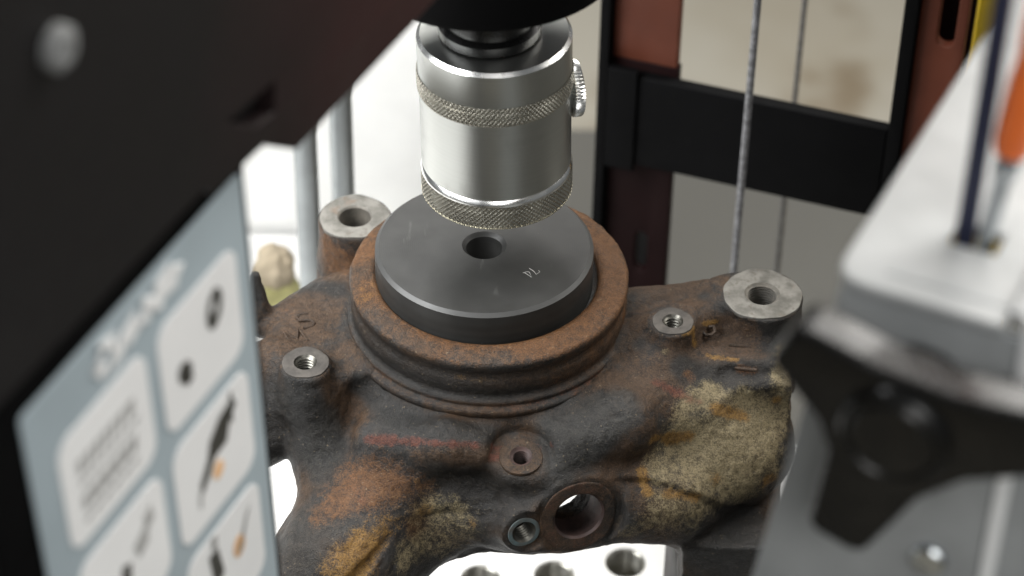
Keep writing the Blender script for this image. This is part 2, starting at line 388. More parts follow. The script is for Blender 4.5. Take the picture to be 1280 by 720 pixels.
# ------------------------------------------------------------------ SDF tools for the casting (all in mm)
class Field:
    def __init__(s, lo, hi, h):
        s.lo = np.array(lo, float); s.h = h
        s.n = np.ceil((np.array(hi) - s.lo) / h).astype(int) + 1
        s.ax = [(s.lo[k] + np.arange(s.n[k]) * h).astype(np.float32) for k in range(3)]
        s.d = np.full(s.n, 60, np.float32)
    def sub(s, lo, hi):
        a = np.clip(np.floor((np.array(lo) - s.lo) / s.h).astype(int), 0, s.n - 1)
        b = np.clip(np.ceil((np.array(hi) - s.lo) / s.h).astype(int) + 1, 1, s.n)
        sl = tuple(slice(a[k], b[k]) for k in range(3))
        X, Y, Z = np.meshgrid(*[s.ax[k][sl[k]] for k in range(3)], indexing='ij', sparse=True)
        return sl, X, Y, Z
    def add(s, fn, lo, hi, k=4.0):
        m = k + 3; sl, X, Y, Z = s.sub(np.array(lo) - m, np.array(hi) + m)
        a = s.d[sl]; b = fn(X, Y, Z).astype(np.float32)
        hh = np.clip(k - np.abs(a - b), 0, None) / k
        s.d[sl] = np.minimum(a, b) - hh * hh * k * 0.25
    def cut(s, fn, lo, hi, k=1.0):
        m = k + 3; sl, X, Y, Z = s.sub(np.array(lo) - m, np.array(hi) + m)
        a = s.d[sl]; b = -fn(X, Y, Z).astype(np.float32)
        hh = np.clip(k - np.abs(a - b), 0, None) / k
        s.d[sl] = np.maximum(a, b) + hh * hh * k * 0.25
    # primitives
    def cone(s, a, b, ra, rb, k=4.0, cut=False):
        a = np.array(a, float); b = np.array(b, float); R = max(ra, rb)
        ba = b - a; l2 = ba @ ba
        def fn(X, Y, Z):
            t = np.clip(((X - a[0]) * ba[0] + (Y - a[1]) * ba[1] + (Z - a[2]) * ba[2]) / l2, 0, 1)
            return np.sqrt((X - a[0] - t * ba[0]) ** 2 + (Y - a[1] - t * ba[1]) ** 2 + (Z - a[2] - t * ba[2]) ** 2) - (ra + (rb - ra) * t)
        (s.cut if cut else s.add)(fn, np.minimum(a, b) - R, np.maximum(a, b) + R, k)
    def cyl(s, c, axis, r, h0, h1, k=3.0, rnd=1.0, cut=False, r1=None):
        """cylinder from c+axis*h0 to c+axis*h1, radius r (at h1) to r1 (at h0)"""
        c = np.array(c, float); w = np.array(axis, float); w /= np.linalg.norm(w); r1 = r if r1 is None else r1
        def fn(X, Y, Z):
            t = (X - c[0]) * w[0] + (Y - c[1]) * w[1] + (Z - c[2]) * w[2]
            q = np.sqrt(np.maximum((X - c[0]) ** 2 + (Y - c[1]) ** 2 + (Z - c[2]) ** 2 - t * t, 0))
            u = np.clip((t - h0) / (h1 - h0), 0, 1)
            dx = q - (r1 + (r - r1) * u) + rnd; dz = np.abs(t - (h0 + h1) / 2) - (h1 - h0) / 2 + rnd
            return np.minimum(np.maximum(dx, dz), 0) + np.sqrt(np.maximum(dx, 0) ** 2 + np.maximum(dz, 0) ** 2) - rnd
        R = max(r, r1); P0 = c + w * h0; P1 = c + w * h1
        (s.cut if cut else s.add)(fn, np.minimum(P0, P1) - R, np.maximum(P0, P1) + R, k)
    def ell(s, c, r, k=6.0, rot=0.0, cut=False):
        c = np.array(c, float); r = np.array(r, float); co, si = math.cos(rot), math.sin(rot); R = r.max()
        def fn(X, Y, Z):
            x = (X - c[0]) * co + (Y - c[1]) * si; y = -(X - c[0]) * si + (Y - c[1]) * co; z = Z - c[2]
            k0 = np.sqrt((x / r[0]) ** 2 + (y / r[1]) ** 2 + (z / r[2]) ** 2)
            k1 = np.sqrt((x / r[0] ** 2) ** 2 + (y / r[1] ** 2) ** 2 + (z / r[2] ** 2) ** 2) + 1e-6
            return k0 * (k0 - 1) / k1
        (s.cut if cut else s.add)(fn, c - R, c + R, k)
    def prism(s, poly, z0, z1, k=4.0, rnd=2.0, slope=(0, 0, 0), cut=False):
        """convex polygon (counter-clockwise, mm) pulled from z0 to z1; slope = tilt of the top (dz/dx, dz/dy about the centre)"""
        P = np.array(poly, float); c = P.mean(0); n = len(P)
        def fn(X, Y, Z):
            d = None
            for i in range(n):
                e = P[(i + 1) % n] - P[i]; e /= np.linalg.norm(e); nx, ny = e[1], -e[0]
                q = (X - P[i, 0]) * nx + (Y - P[i, 1]) * ny + rnd
                d = q if d is None else np.maximum(d, q)
            top = z1 + slope[0] * (X - c[0]) + slope[1] * (Y - c[1])
            dz = np.maximum(Z - top + rnd, z0 - Z + rnd)
            return np.minimum(np.maximum(d, dz), 0) + np.sqrt(np.maximum(d, 0) ** 2 + np.maximum(dz, 0) ** 2) - rnd
        lo = [*P.min(0), z0]; hi = [*P.max(0), z1 + 12 * (abs(slope[0]) + abs(slope[1]) > 0)]
        (s.cut if cut else s.add)(fn, lo, hi, k)
    def revolve(s, c, prof, z0, z1, k=4.0, fac=0.8, cut=False):
        """solid of revolution about the vertical through c: prof [(z, r)] ascending z"""
        pz = [p[0] for p in prof]; pr = [p[1] for p in prof]; R = max(pr)
        def fn(X, Y, Z):
            q = np.sqrt((X - c[0]) ** 2 + (Y - c[1]) ** 2)
            return np.maximum((q - np.interp(Z, pz, pr)) * fac, np.maximum(Z - z1, z0 - Z))
        (s.cut if cut else s.add)(fn, [c[0] - R, c[1] - R, z0], [c[0] + R, c[1] + R, z1], k)

def value_noise(P, period, seed):
    """smooth lattice noise in [-1,1] at points P (mm)"""
    g = np.random.default_rng(seed).uniform(-1, 1, (32, 32, 32)).astype(np.float32)
    q = P / period; i = np.floor(q).astype(int); f = q - i; f = f * f * (3 - 2 * f)
    out = 0
    for dx in (0, 1):
        for dy in (0, 1):
            for dz in (0, 1):
                w = (f[:, 0] if dx else 1 - f[:, 0]) * (f[:, 1] if dy else 1 - f[:, 1]) * (f[:, 2] if dz else 1 - f[:, 2])
                out = out + w * g[(i[:, 0] + dx) % 32, (i[:, 1] + dy) % 32, (i[:, 2] + dz) % 32]
    return out

def surface_nets(d, lo, h):
    ins = d < 0
    nx, ny, nz = d.shape
    cs = np.zeros((nx - 1, ny - 1, nz - 1), np.int8)
    for a in (0, 1):
        for b in (0, 1):
            for c in (0, 1):
                cs += ins[a:nx - 1 + a, b:ny - 1 + b, c:nz - 1 + c]
    act = np.argwhere((cs > 0) & (cs < 8))
    idx = np.full(cs.shape, -1, np.int64); idx[tuple(act.T)] = np.arange(len(act))
    corners = [(a, b, c) for a in (0, 1) for b in (0, 1) for c in (0, 1)]
    dv = np.stack([d[act[:, 0] + a, act[:, 1] + b, act[:, 2] + c] for a, b, c in corners], 1)
    acc = np.zeros((len(act), 3)); cnt = np.zeros(len(act))
    for p in range(8):
        for q in range(p + 1, 8):
            A, B = np.array(corners[p]), np.array(corners[q])
            if np.abs(A - B).sum() != 1: continue
            m = (dv[:, p] < 0) != (dv[:, q] < 0)
            t = np.where(m, dv[:, p] / np.where(m, dv[:, p] - dv[:, q], 1), 0)
            acc += np.where(m[:, None], A + t[:, None] * (B - A), 0); cnt += m
    V = (act + acc / cnt[:, None]) * h + lo
    F = []
    for ax in range(3):
        sl0 = [slice(1, None)] * 3; sl0[ax] = slice(0, -1)
        s0 = ins[tuple(slice(0, -1) if k == ax else slice(None) for k in range(3))]
        s1 = ins[tuple(slice(1, None) if k == ax else slice(None) for k in range(3))]
        e = np.argwhere(s0 != s1)
        u, v = (ax + 1) % 3, (ax + 2) % 3
        ok = (e[:, u] > 0) & (e[:, v] > 0) & (e[:, u] < d.shape[u] - 1) & (e[:, v] < d.shape[v] - 1); e = e[ok]
        flip = ~s0[tuple(e.T)]
        def cell(du, dw):
            c = e.copy(); c[:, u] -= du; c[:, v] -= dw; return idx[tuple(c.T)]
        q = np.stack([cell(1, 1), cell(0, 1), cell(0, 0), cell(1, 0)], 1)
        q[flip] = q[flip][:, ::-1]
        F.append(q)
    return V, np.concatenate(F)

# ------------------------------------------------------------------ the rusty steering knuckle
knuckle = thing('steering_knuckle', 'rusty cast iron steering knuckle with a round bore lying on the white bed', 'steering knuckle', (0, 0, -0.115))
CX, CY = 1.8, 0.0
BOSS_A = (-47.0, 44.5, -23.0); BOSS_B = (95.5, 1.2, -20.0)
BOSS_C = (-59.0, -33.0, -25.0); BOSS_D = (64.2, -14.2, -20.0)
BOSS_E = (13.5, -60.3, -40.6); NE = np.array((0, -.22, .975)); NE /= np.linalg.norm(NE)
NG = np.array((.33, -.93, .16)); NG /= np.linalg.norm(NG)
PORT = (33.2, -68.0, -60.2); BOSS_F = (15.0, -74.3, -61.9)

K = Field((-112, -112, -117), (124, 62, -6), 0.85)
# hub barrel under the ring, flaring into the shoulder
K.revolve((CX, CY), [(-90, 61), (-78, 62), (-60, 62), (-50, 61), (-44, 58.5), (-39, 55), (-35, 51), (-33, 49), (-28, 48)], -85, -31, 0.1)
# front ridge that carries the red streak, and the shoulder filling behind it
K.cone((-36, -50, -44), (-12, -57, -39.5), 6, 6, 8); K.cone((-12, -57, -39.5), (4, -58, -41), 6, 6, 8)
K.cone((20, -56, -44), (48, -44, -40), 9, 12, 10)
K.cone((44, -46, -66), (66, -44, -72), 16, 17, 10)
# left lower arm, runs down to the bed off the bottom of the picture
K.cone((-24, -46, -56), (-46, -70, -82), 16, 22, 10)
K.cone((-46, -70, -82), (-60, -86, -104), 22, 21, 8)
K.cone((-31, -64, -84), (-13, -59, -79), 15, 9, 8)
# left upper side: shelf with the cast letters, the back boss and its pillar
K.prism([(-76, -26), (-46, -36), (-20, -20), (-20, 30), (-60, 24), (-74, 6)], -46, -31.0, 7, 4, slope=(0.05, -0.06))
K.cone((-64, 5, -40.5), (-46, 17, -37), 8.5, 8.5, 6)
K.cyl(BOSS_A, (0, 0, 1), 13.2, -44, 0.1, 6, 1.0, r1=15)
K.cone((-77, 1, -38), (-79, 6, -20), 4.5, 1.6, 4)
# small front-left boss on its web
K.cyl(BOSS_C, (0, 0, 1), 8.5, -18, 0.1, 5, 0.8, r1=9.5)
K.cone((-57, -36, -38), (-53, -42, -58), 8.5, 9.5, 7)
K.cone((-53, -42, -58), (-46, -58, -72), 9.5, 14, 8)
K.cone((-69, -22, -38), (-74, -36, -58), 9, 9, 6); K.cone((-82, -20, -42), (-84, -36, -62), 10, 8, 8)
# right arm: rib, shelf, two bosses
K.cone((50, 4, -31), (84, 8, -26.5), 7, 6.5, 6)
K.prism([(56, -24), (100, -24), (106, -10), (104, 10), (80, 14), (50, 12)], -50, -29.0, 6, 3, slope=(-0.02, 0.05))
K.cyl(BOSS_B, (0, 0, 1), 14.2, -40, 0.1, 5, 0.8, r1=15)
K.cyl(BOSS_D, (0, 0, 1), 7.6, -18, 0.1, 4, 0.8, r1=9.5)
K.cone((50, -10, -31), (66, -9, -27.5), 7, 6.5, 5); K.cone((66, -9, -27.5), (84, 4, -27), 6.5, 6, 6)
K.prism([(84, -31), (105, -28), (107, -8), (90, -8), (84, -14)], -52, -34.5, 4, 3)
K.cone((44, -30, -42), (74, -27, -46), 12, 11, 8); K.cone((46, -18, -36), (60, -20, -36), 9, 8, 8)
K.cone((-5, -55, -68), (14, -60, -68), 14, 13, 8); K.cone((44, -54, -66), (60, -50, -68), 14, 14, 8)
# right body: undercut below the shelf, then the bulging sandy flank
K.cone((58, -26, -52), (84, -24, -62), 17, 19, 10)
K.ell((84, -28, -66), (25, 21, 19), 7, 0.25)
K.ell((73, -36, -70), (17, 16, 16), 5)
K.cone((70, -34, -82), (88, -26, -98), 18, 16, 8)
K.prism([(69.5, -60), (100, -60), (106, -20), (106, 10), (69.5, 10)], -114.6, -82, 5, 1.5)
# front port flange with the small threaded boss
K.cone((PORT[0] - NG[0] * 9, PORT[1] - NG[1] * 9, PORT[2]), (PORT[0] - NG[0] * 16, PORT[1] - NG[1] * 16, PORT[2]), 12, 15, 6)
K.cyl(PORT, NG, 14.4, -22, 0.1, 4, 1.0); K.cyl(PORT, NG, 18, -24, -4.5, 7, 2)
K.cyl(BOSS_F, NG, 7.8, -16, 0.1, 6, 0.8)
for t, r in ((0.2, 8.2), (0.4, 9.0), (0.6, 10.2), (0.8, 12.0)):
    q = np.array(BOSS_F) * (1 - t) + np.array(PORT) * t; q = q - NG * ((q - np.array(PORT)) @ NG)
    K.cyl(q, NG, r, -16, -0.35, 3, 1.0)
K.cyl(BOSS_E, NE, 8.4, -12, 0.1, 5, 0.8, r1=10)
# hollow inside and holes
K.cyl((CX, CY, 0), (0, 0, 1), 38, -50, 5, 1, 0.2, cut=True)
K.cyl((CX, CY, 0), (0, 0, 1), 52, -130, -47, 3, 3, cut=True)
K.cyl(PORT, NG, 8.6, -60, 6, 0.6, 0.2, cut=True); K.cyl(PORT, NG, 13.5, -46, -11, 1, 1, cut=True)
for c, r, dpt in ((BOSS_A, 5.9, 50), (BOSS_B, 5.9, 50), (BOSS_C, 3.5, 16), (BOSS_D, 3.4, 16)):
    K.cyl(c, (0, 0, 1), r, -dpt, 4, 0.4, 0.1, cut=True)
K.cyl(BOSS_E, NE, 3.7, -14, 4, 0.4, 0.1, cut=True); K.cyl(BOSS_F, NG, 3.7, -9, 4, 0.4, 0.1, cut=True)
# arch under the front wall, gouge in the left arm, foot cut flat on the bed
K.ell((10, -66, -100), (30, 40, 16), 3, cut=True)
K.cyl((40, -60, -96), (0, 1, 0), 11, -40, 40, 3, 2, cut=True)
# spot faces: metal milled away above each boss
for c, w, r in ((BOSS_A, (0, 0, 1), 13.4), (BOSS_B, (0, 0, 1), 14.4), (BOSS_C, (0, 0, 1), 8.6), (BOSS_D, (0, 0, 1), 7.6), (BOSS_E, NE, 8.6), (BOSS_F, NG, 6.2), (PORT, NG, 14.2)):
    K.cyl(c, w, r + 1.5, -0.12, 12, 5 if c is BOSS_E else 1.2, 0.2, cut=True)
K.cone((-29.1, -77.2, -62.3), (-41, -91.5, -69.6), 1.2, 2.4, 0.8, cut=True)
K.cut(lambda X, Y, Z: Z + 114.6 + 0 * X + 0 * Y, (-112, -112, -120), (124, 62, -113), 0.2)

V, F = surface_nets(K.d, K.lo, K.h)
# cast skin: low lumps plus sand grain
def grad_n(P):
    q = (P - K.lo) / K.h
    i = np.clip(np.round(q).astype(int), 1, np.array(K.d.shape) - 2)
    g = np.stack([K.d[i[:, 0] + 1, i[:, 1], i[:, 2]] - K.d[i[:, 0] - 1, i[:, 1], i[:, 2]],
                  K.d[i[:, 0], i[:, 1] + 1, i[:, 2]] - K.d[i[:, 0], i[:, 1] - 1, i[:, 2]],
                  K.d[i[:, 0], i[:, 1], i[:, 2] + 1] - K.d[i[:, 0], i[:, 1], i[:, 2] - 1]], 1)
    return g / (np.linalg.norm(g, axis=1, keepdims=True) + 1e-6)
NRM = grad_n(V)
calm = np.ones(len(V))
for c, w, r in ((BOSS_A, (0, 0, 1), 12.9), (BOSS_B, (0, 0, 1), 13.8), (BOSS_C, (0, 0, 1), 8.1), (BOSS_D, (0, 0, 1), 7.3), (BOSS_E, NE, 7.8), (BOSS_F, NG, 6.2), (PORT, NG, 13.8)):
    q = V - np.array(c); t = q @ np.array(w, float); rad = np.sqrt(np.maximum((q ** 2).sum(1) - t * t, 0))
    calm *= 1 - np.clip((r + 1.2 - rad) / 1.2, 0, 1) * (np.abs(t) < 1.5)
pits = np.clip(value_noise(V, 1.9, 5) - 0.28, 0, 1) * np.clip(value_noise(V, 14, 6) + 0.7, 0, 1)
V = V + NRM * (calm * (0.40 * value_noise(V, 11, 1) + 0.24 * value_noise(V, 4.5, 2) + 0.15 * value_noise(V, 2.0, 3) - 0.7 * pits))[:, None]
# mould parting steps: a low ledge along two lines across the front
def parting(pts, hgt, wid):
    global V
    P = np.array(pts, float); best = np.full(len(V), 1e9); sgn = np.zeros(len(V))
    Q = V + (0.9 * value_noise(V, 6, 41))[:, None] * np.array((0, -.63, -.77))
    for a, b in zip(P[:-1], P[1:]):
        ba = b - a; t = np.clip(((Q - a) @ ba) / (ba @ ba), 0, 1); d = Q - a - t[:, None] * ba; l = (d ** 2).sum(1)
        m = l < best; best[m] = l[m]; sgn[m] = (d @ np.array((0, -.63, -.77)))[m]
    V = V + NRM * (-hgt * np.tanh(sgn / 0.45) * np.exp(-best / wid ** 2))[:, None]
parting([(49, -59, -51.5), (56.6, -57.6, -53.4), (62.9, -57.4, -55.3), (71.1, -57.3, -59.6), (81.4, -52.6, -68.4), (95.2, -40.7, -80.5)], 0.75, 4.5)
parting([(-26, -72, -60), (-18.4, -66.7, -61.9), (-5.1, -66.5, -59.9), (6.9, -70.1, -57.2)], 0.3, 3.5)
V[:, 2] = np.maximum(V[:, 2], -114.95)

#STAINS_BEGIN
STAINS = {   # strokes: from x, y, z to x, y, z (mm), radius, strength
 'm_brown': [(-53.7, -39.3, -25.5, -49.5, -39.1, -32.7, 8, 0.5), (-49.5, -39.1, -32.7, -45.3, -38.6, -40.2, 8, 0.5), (-45.3, -38.6, -40.2, -40.3, -46.2, -40.5, 8, 0.5), (-46.8, -22.5, -29.3, -46.8, -22.5, -29.3, 5, 0.8), (-67.9, 2.4, -31.1, -61.5, 1.1, -30.8, 10, 0.8), (-61.5, 1.1, -30.8, -55.3, 0.8, -31.3, 10, 0.8), (-61.1, -13, -30.6, -61.1, -13, -30.6, 9, 0.8), (-68.7, -19.8, -28.6, -68.7, -19.8, -28.6, 7, 0.8), (44.9, -33.1, -28.7, 50.2, -38.7, -28.9, 9, 0.8), (50.2, -38.7, -28.9, 55.4, -42.8, -30.5, 9, 0.8), (61.2, -30.8, -30.3, 61.2, -30.8, -30.3, 9, 0.8), (51.9, -19.6, -26, 51.9, -19.6, -26, 6, 0.8), (75.3, -13.2, -27.3, 82.3, -11.5, -29.5, 9, 0.8), (82.3, -11.5, -29.5, 89, -13, -29, 9, 0.8), (66.7, -22.9, -26.3, 66.7, -22.9, -26.3, 8, 0.8), (88.6, -22.9, -31.2, 88.6, -22.9, -31.2, 6, 0.8), (-21, -61.9, -39.9, -13, -64.7, -38.4, 6, 0.5), (-13, -64.7, -38.4, -5.2, -64.3, -39.8, 6, 0.5), (42.4, -60.4, -47, 42.4, -60.4, -47, 6, 0.8), (47.5, -56.6, -39.6, 47.5, -56.6, -39.6, 7, 0.8), (69.8, -4.7, -20.3, 69.8, -4.7, -20.3, 6, 0.8), (55.1, -1.4, -25.2, 55.1, -1.4, -25.2, 6, 0.8), (-59.5, 38.9, -37, -49.5, 20.1, -29, 8, 0.8), (-52.2, 18.2, -29.4, -52.2, 18.2, -29.4, 8, 0.8), (27.3, -53.1, -76.8, 27.3, -53.1, -76.8, 8, 0.8), (0.1, -63.1, -38.3, 0.1, -63.1, -38.3, 5, 0.8), (32.5, -70.3, -70.9, 32.5, -70.3, -70.9, 8, 0.8), (53.3, -11, -22.6, 53.3, -11, -22.6, 5, 0.8), (81.3, 7.9, -19.7, 81.3, 7.9, -19.7, 6, 0.8)],
 'm_dark': [(-10.4, -66.1, -61.2, -2.4, -67.9, -62, 8, 0.5), (-2.4, -67.9, -62, 5.7, -72, -60.5, 8, 0.5), (-15.7, -65.1, -56.8, -9.1, -65.7, -57.4, 6, 0.45), (-9.1, -65.7, -57.4, -2.4, -66, -58.3, 6, 0.45), (-2.4, -66, -58.3, 4.3, -68, -57.6, 6, 0.45), (4.3, -68, -57.6, 10.9, -72.2, -54.7, 6, 0.45), (72.5, -53, -57, 79.1, -51, -59.8, 5, 0.4), (79.1, -51, -59.8, 85.6, -49.4, -62.1, 5, 0.4), (85.6, -49.4, -62.1, 92.2, -47.7, -64.6, 5, 0.4), (70.1, -61.7, -67.3, 76.7, -57.2, -70.3, 8, 0.5), (76.7, -57.2, -70.3, 83.8, -50, -76, 8, 0.5), (83.8, -50, -76, 90.9, -43.7, -80.7, 8, 0.5), (-40.9, -33.3, -34.1, -34, -39, -36.4, 5, 0.9), (-34, -39, -36.4, -26.8, -48.4, -35.3, 5, 0.9), (-24, -50.9, -35, -17.3, -54.6, -32.8, 5, 0.9), (-17.3, -54.6, -32.8, -10.6, -57.2, -31.5, 5, 0.9), (-10.6, -57.2, -31.5, -4, -56.7, -33, 5, 0.9), (-4, -56.7, -33, 2.5, -55.6, -35.1, 5, 0.9), (2.8, -63.3, -52.5, 10.8, -69.5, -53.7, 9, 0.9), (-2.6, -61.7, -48.7, -2.6, -61.7, -48.7, 8, 0.9), (10.7, -67.6, -48.2, 10.7, -67.6, -48.2, 7, 0.9), (-10.5, -62.5, -46.3, -15.8, -62.6, -49.9, 6, 0.9), (-58.9, -44.6, -33.4, -58.9, -44.6, -33.4, 7, 0.9), (-60.2, -41.8, -27, -58.9, -45.1, -35.6, 6, 0.9), (-58.9, -45.1, -35.6, -57.8, -47.4, -45.2, 6, 0.9), (-52.4, -49.9, -48.2, -52.4, -49.9, -48.2, 8, 0.9), (-69.1, -36.4, -39.2, -69.3, -38.6, -46.2, 9, 0.9), (-69.3, -38.6, -46.2, -69.3, -42.1, -52.2, 9, 0.9), (-69.3, -42.1, -52.2, -69.5, -43.8, -59.8, 9, 0.9), (-60.4, 14.6, -31.3, -51.7, 10.4, -29.1, 5, 0.9), (75, -27.7, -33.4, 81.2, -26.3, -34.6, 6, 0.9), (81.2, -26.3, -34.6, 87.3, -26.3, -34.6, 6, 0.9), (87.3, -26.3, -34.6, 93.4, -26.4, -34.4, 6, 0.9), (93.4, -26.4, -34.4, 99.4, -26.5, -34.3, 6, 0.9), (76.5, -60.2, -83.8, 83.3, -59.5, -82.5, 10, 0.9), (83.3, -59.5, -82.5, 90.2, -57.7, -82.2, 10, 0.9), (66.7, -27.3, -29.7, 66.7, -27.3, -29.7, 5, 0.9), (69.4, -27.5, -31.2, 69.4, -27.5, -31.2, 4, 0.9), (53.2, -19.8, -25.8, 53.2, -19.8, -25.8, 4, 0.9), (24, -69.3, -49.9, 24, -69.3, -49.9, 5, 0.9), (-34.4, -59.8, -45.8, -34.4, -59.8, -45.8, 3, 0.9), (82.1, -52.4, -80, 90.9, -43.7, -80.7, 9, 0.9), (82.1, -4.9, -21, 82.1, -4.9, -21, 3, 0.9), (75.6, 0.6, -21.1, 75.6, 0.6, -21.1, 3, 0.9), (11.1, -76.1, -65.6, 4, -69.1, -74.4, 4, 0.9), (4, -69.1, -74.4, -3.3, -65.6, -79.5, 4, 0.9), (-3.3, -65.6, -79.5, -10.4, -68.8, -78, 4, 0.9), (26.4, -62.5, -40, 31.6, -60.6, -38.1, 6, 0.9), (31.6, -60.6, -38.1, 36.8, -58.3, -36.5, 6, 0.9), (36.8, -58.3, -36.5, 42.1, -56.1, -34.8, 6, 0.9)],
 'm_grey': [(23.6, -56, -35.3, 23.6, -56, -35.3, 9, 0.85), (36.7, -52, -31.5, 42, -49.1, -29.6, 8, 0.85), (42, -49.1, -29.6, 47.3, -46, -27.9, 8, 0.85), (31.6, -59.8, -37, 31.6, -59.8, -37, 8, 0.85), (26.4, -64.8, -43.3, 26.4, -64.8, -43.3, 6, 0.85), (-51.1, -44, -39.1, -52, -47.2, -44.6, 6, 0.85), (-52, -47.2, -44.6, -52.8, -50.8, -49.8, 6, 0.85), (-52.8, -50.8, -49.8, -53.5, -55.3, -54.2, 6, 0.85), (-55.2, -72.5, -59.7, -55.2, -72.5, -59.7, 11, 0.85), (-44.4, -74.6, -57.4, -44.4, -74.6, -57.4, 8, 0.85), (-57.2, -84.4, -66.4, -57.2, -84.4, -66.4, 12, 0.85), (-65.9, -77, -70.4, -65.9, -77, -70.4, 9, 0.85), (-14.4, -64.1, -43.1, -14.4, -64.1, -43.1, 6, 0.85)],
 'm_orange': [(-57.6, 36.6, -27.8, -53.3, 32.7, -35.6, 7, 0.8), (-46.3, -62.9, -54.1, -38.3, -63, -50.5, 10, 0.36), (-38.3, -63, -50.5, -30.3, -62.3, -47.7, 10, 0.36), (-52.6, -70.4, -58, -46.7, -69.1, -55.8, 8, 0.35), (-46.7, -69.1, -55.8, -40.7, -67.7, -53.8, 8, 0.35), (-36.8, -66.5, -52.3, -30.7, -65.5, -51.2, 9, 0.28), (-30.7, -65.5, -51.2, -24.5, -64.6, -50.1, 9, 0.28), (-24.5, -64.6, -50.1, -18.4, -63.1, -49.5, 9, 0.28), (-50.4, 31.3, -34.4, -42.7, 7.6, -11.7, 6, 0.8), (-42.7, 7.6, -11.7, -37.4, 10.8, -10.6, 6, 0.8), (24.5, -70.7, -74.5, 24.5, -70.7, -74.5, 4, 0.8), (-21, -69.3, -63.9, -21, -69.3, -63.9, 7, 0.8), (69.4, -28.7, -32, 69.4, -28.7, -32, 3, 0.8), (87.3, -24.3, -32.5, 91.8, -24.8, -32.3, 2, 0.8), (47.8, -10.6, -21.3, 47.8, -10.6, -21.3, 3, 0.8), (83.2, -36.5, -42.7, 83.2, -36.5, -42.7, 3, 0.8), (-67.7, 0.4, -31.2, -67.7, 0.4, -31.2, 6, 0.4)],
 'm_sand': [(61.4, -45.8, -45.7, 68.3, -42.7, -45.6, 7, 0.55), (68.3, -42.7, -45.6, 75.1, -40.4, -44.9, 7, 0.55), (72.6, -46, -52.6, 79.8, -44.4, -51.5, 10, 0.5), (79.8, -44.4, -51.5, 87, -42.4, -50.7, 10, 0.5), (87, -42.4, -50.7, 94.5, -39.1, -51, 10, 0.5), (86, -38.6, -46.3, 93, -35, -46.6, 9, 0.6), (93, -35, -46.6, 100.2, -30.8, -47.5, 9, 0.6), (98.9, -42.4, -59.1, 98.9, -42.4, -59.1, 9, 0.6), (67, -54, -54.3, 75.3, -50.4, -56.7, 9, 0.4), (75.3, -50.4, -56.7, 83.6, -47.9, -57.9, 9, 0.4), (58.8, -54.7, -52, 58.8, -54.7, -52, 6, 0.7), (89.4, -48.8, -64.4, 89.4, -48.8, -64.4, 9, 0.5), (75.5, -55.9, -64.6, 75.5, -55.9, -64.6, 7, 0.55), (102.6, -16.4, -31.2, 102.3, -25.1, -34.4, 4, 0.85), (102.3, -25.1, -34.4, 102.7, -28.1, -42.5, 4, 0.85), (69.4, -36.9, -37.3, 77.6, -32.1, -35.9, 5, 0.85), (57.6, -64.9, -62.6, 65.2, -63.2, -64.9, 8, 0.35), (65.2, -63.2, -64.9, 72.9, -60.3, -68.6, 8, 0.35), (51.2, -66.7, -68.4, 51.2, -66.7, -68.4, 6, 0.5), (-28.7, -71, -56.8, -23, -69.5, -58.9, 9, 0.2), (-23, -69.5, -58.9, -17.3, -66.1, -62.8, 9, 0.2), (-17.3, -66.1, -62.8, -11.5, -66.6, -62.9, 9, 0.2), (-11.5, -66.6, -62.9, -5.6, -67.6, -62.5, 9, 0.2), (-5.6, -67.6, -62.5, 0.3, -68.8, -62, 9, 0.2), (-25.9, -79.4, -70.7, -19.1, -72.8, -74.1, 8, 0.25), (-19.1, -72.8, -74.1, -12.1, -68.8, -74.8, 8, 0.25), (-12.1, -68.8, -74.8, -5, -69, -71.3, 8, 0.25), (-25.9, -80.3, -71.7, -25.9, -80.3, -71.7, 6, 0.4), (88.7, -31.4, -39.9, 88.7, -31.4, -39.9, 5, 0.85), (61.2, -23.8, -25.7, 61.2, -23.8, -25.7, 2, 0.5)],
 'm_yellow': [(-32.5, -75.9, -59.4, -36.7, -80.3, -61.4, 7, 0.5), (-36.7, -80.3, -61.4, -40.9, -84.4, -63.5, 7, 0.5), (-40.9, -84.4, -63.5, -45.1, -88.2, -66, 7, 0.5), (-41.2, -88.4, -69.4, -41.2, -88.4, -69.4, 9, 0.6), (-26.1, -71.7, -59.8, -26.1, -71.7, -59.8, 5, 0.4), (79, -36.5, -39.9, 88.8, -34.7, -44.3, 3, 0.85), (57, -51.3, -40.7, 63.5, -44.7, -45.8, 2.6, 0.85), (63.5, -44.7, -45.8, 69.7, -42.7, -46.5, 2.6, 0.85), (54.1, -56, -50.9, 55.6, -59.7, -55.4, 2.5, 0.85), (97.9, -44.4, -64.6, 97.9, -44.4, -64.6, 4, 0.85), (100.5, -28.5, -42.3, 100.5, -28.5, -42.3, 3, 0.85), (-2.3, -69, -63.7, -2.3, -69, -63.7, 3, 0.5), (70.9, -17, -20.6, 71.7, -18.2, -26.7, 1.4, 0.85), (71.7, -18.2, -26.7, 79.1, -21.3, -30, 1.3, 0.85), (79.1, -21.3, -30, 85.9, -21.8, -30.4, 1.3, 0.85), (75.2, -10.5, -23.9, 79.5, -7.6, -25.5, 1.2, 0.85), (67.8, -20.4, -20.6, 71.2, -17.2, -21.2, 1.2, 0.85), (-21, -63.6, -49.1, -21, -63.6, -49.1, 3, 0.4), (79.5, -50.4, -59.3, 79.5, -50.4, -59.3, 3, 0.6), (62.9, -58.9, -57.1, 72.6, -56.8, -61.6, 2.5, 0.7), (-18.4, -66.6, -60.9, -18.4, -66.6, -60.9, 4, 0.5), (63.9, -30.2, -30.8, 63.9, -30.2, -30.8, 2, 0.3)],
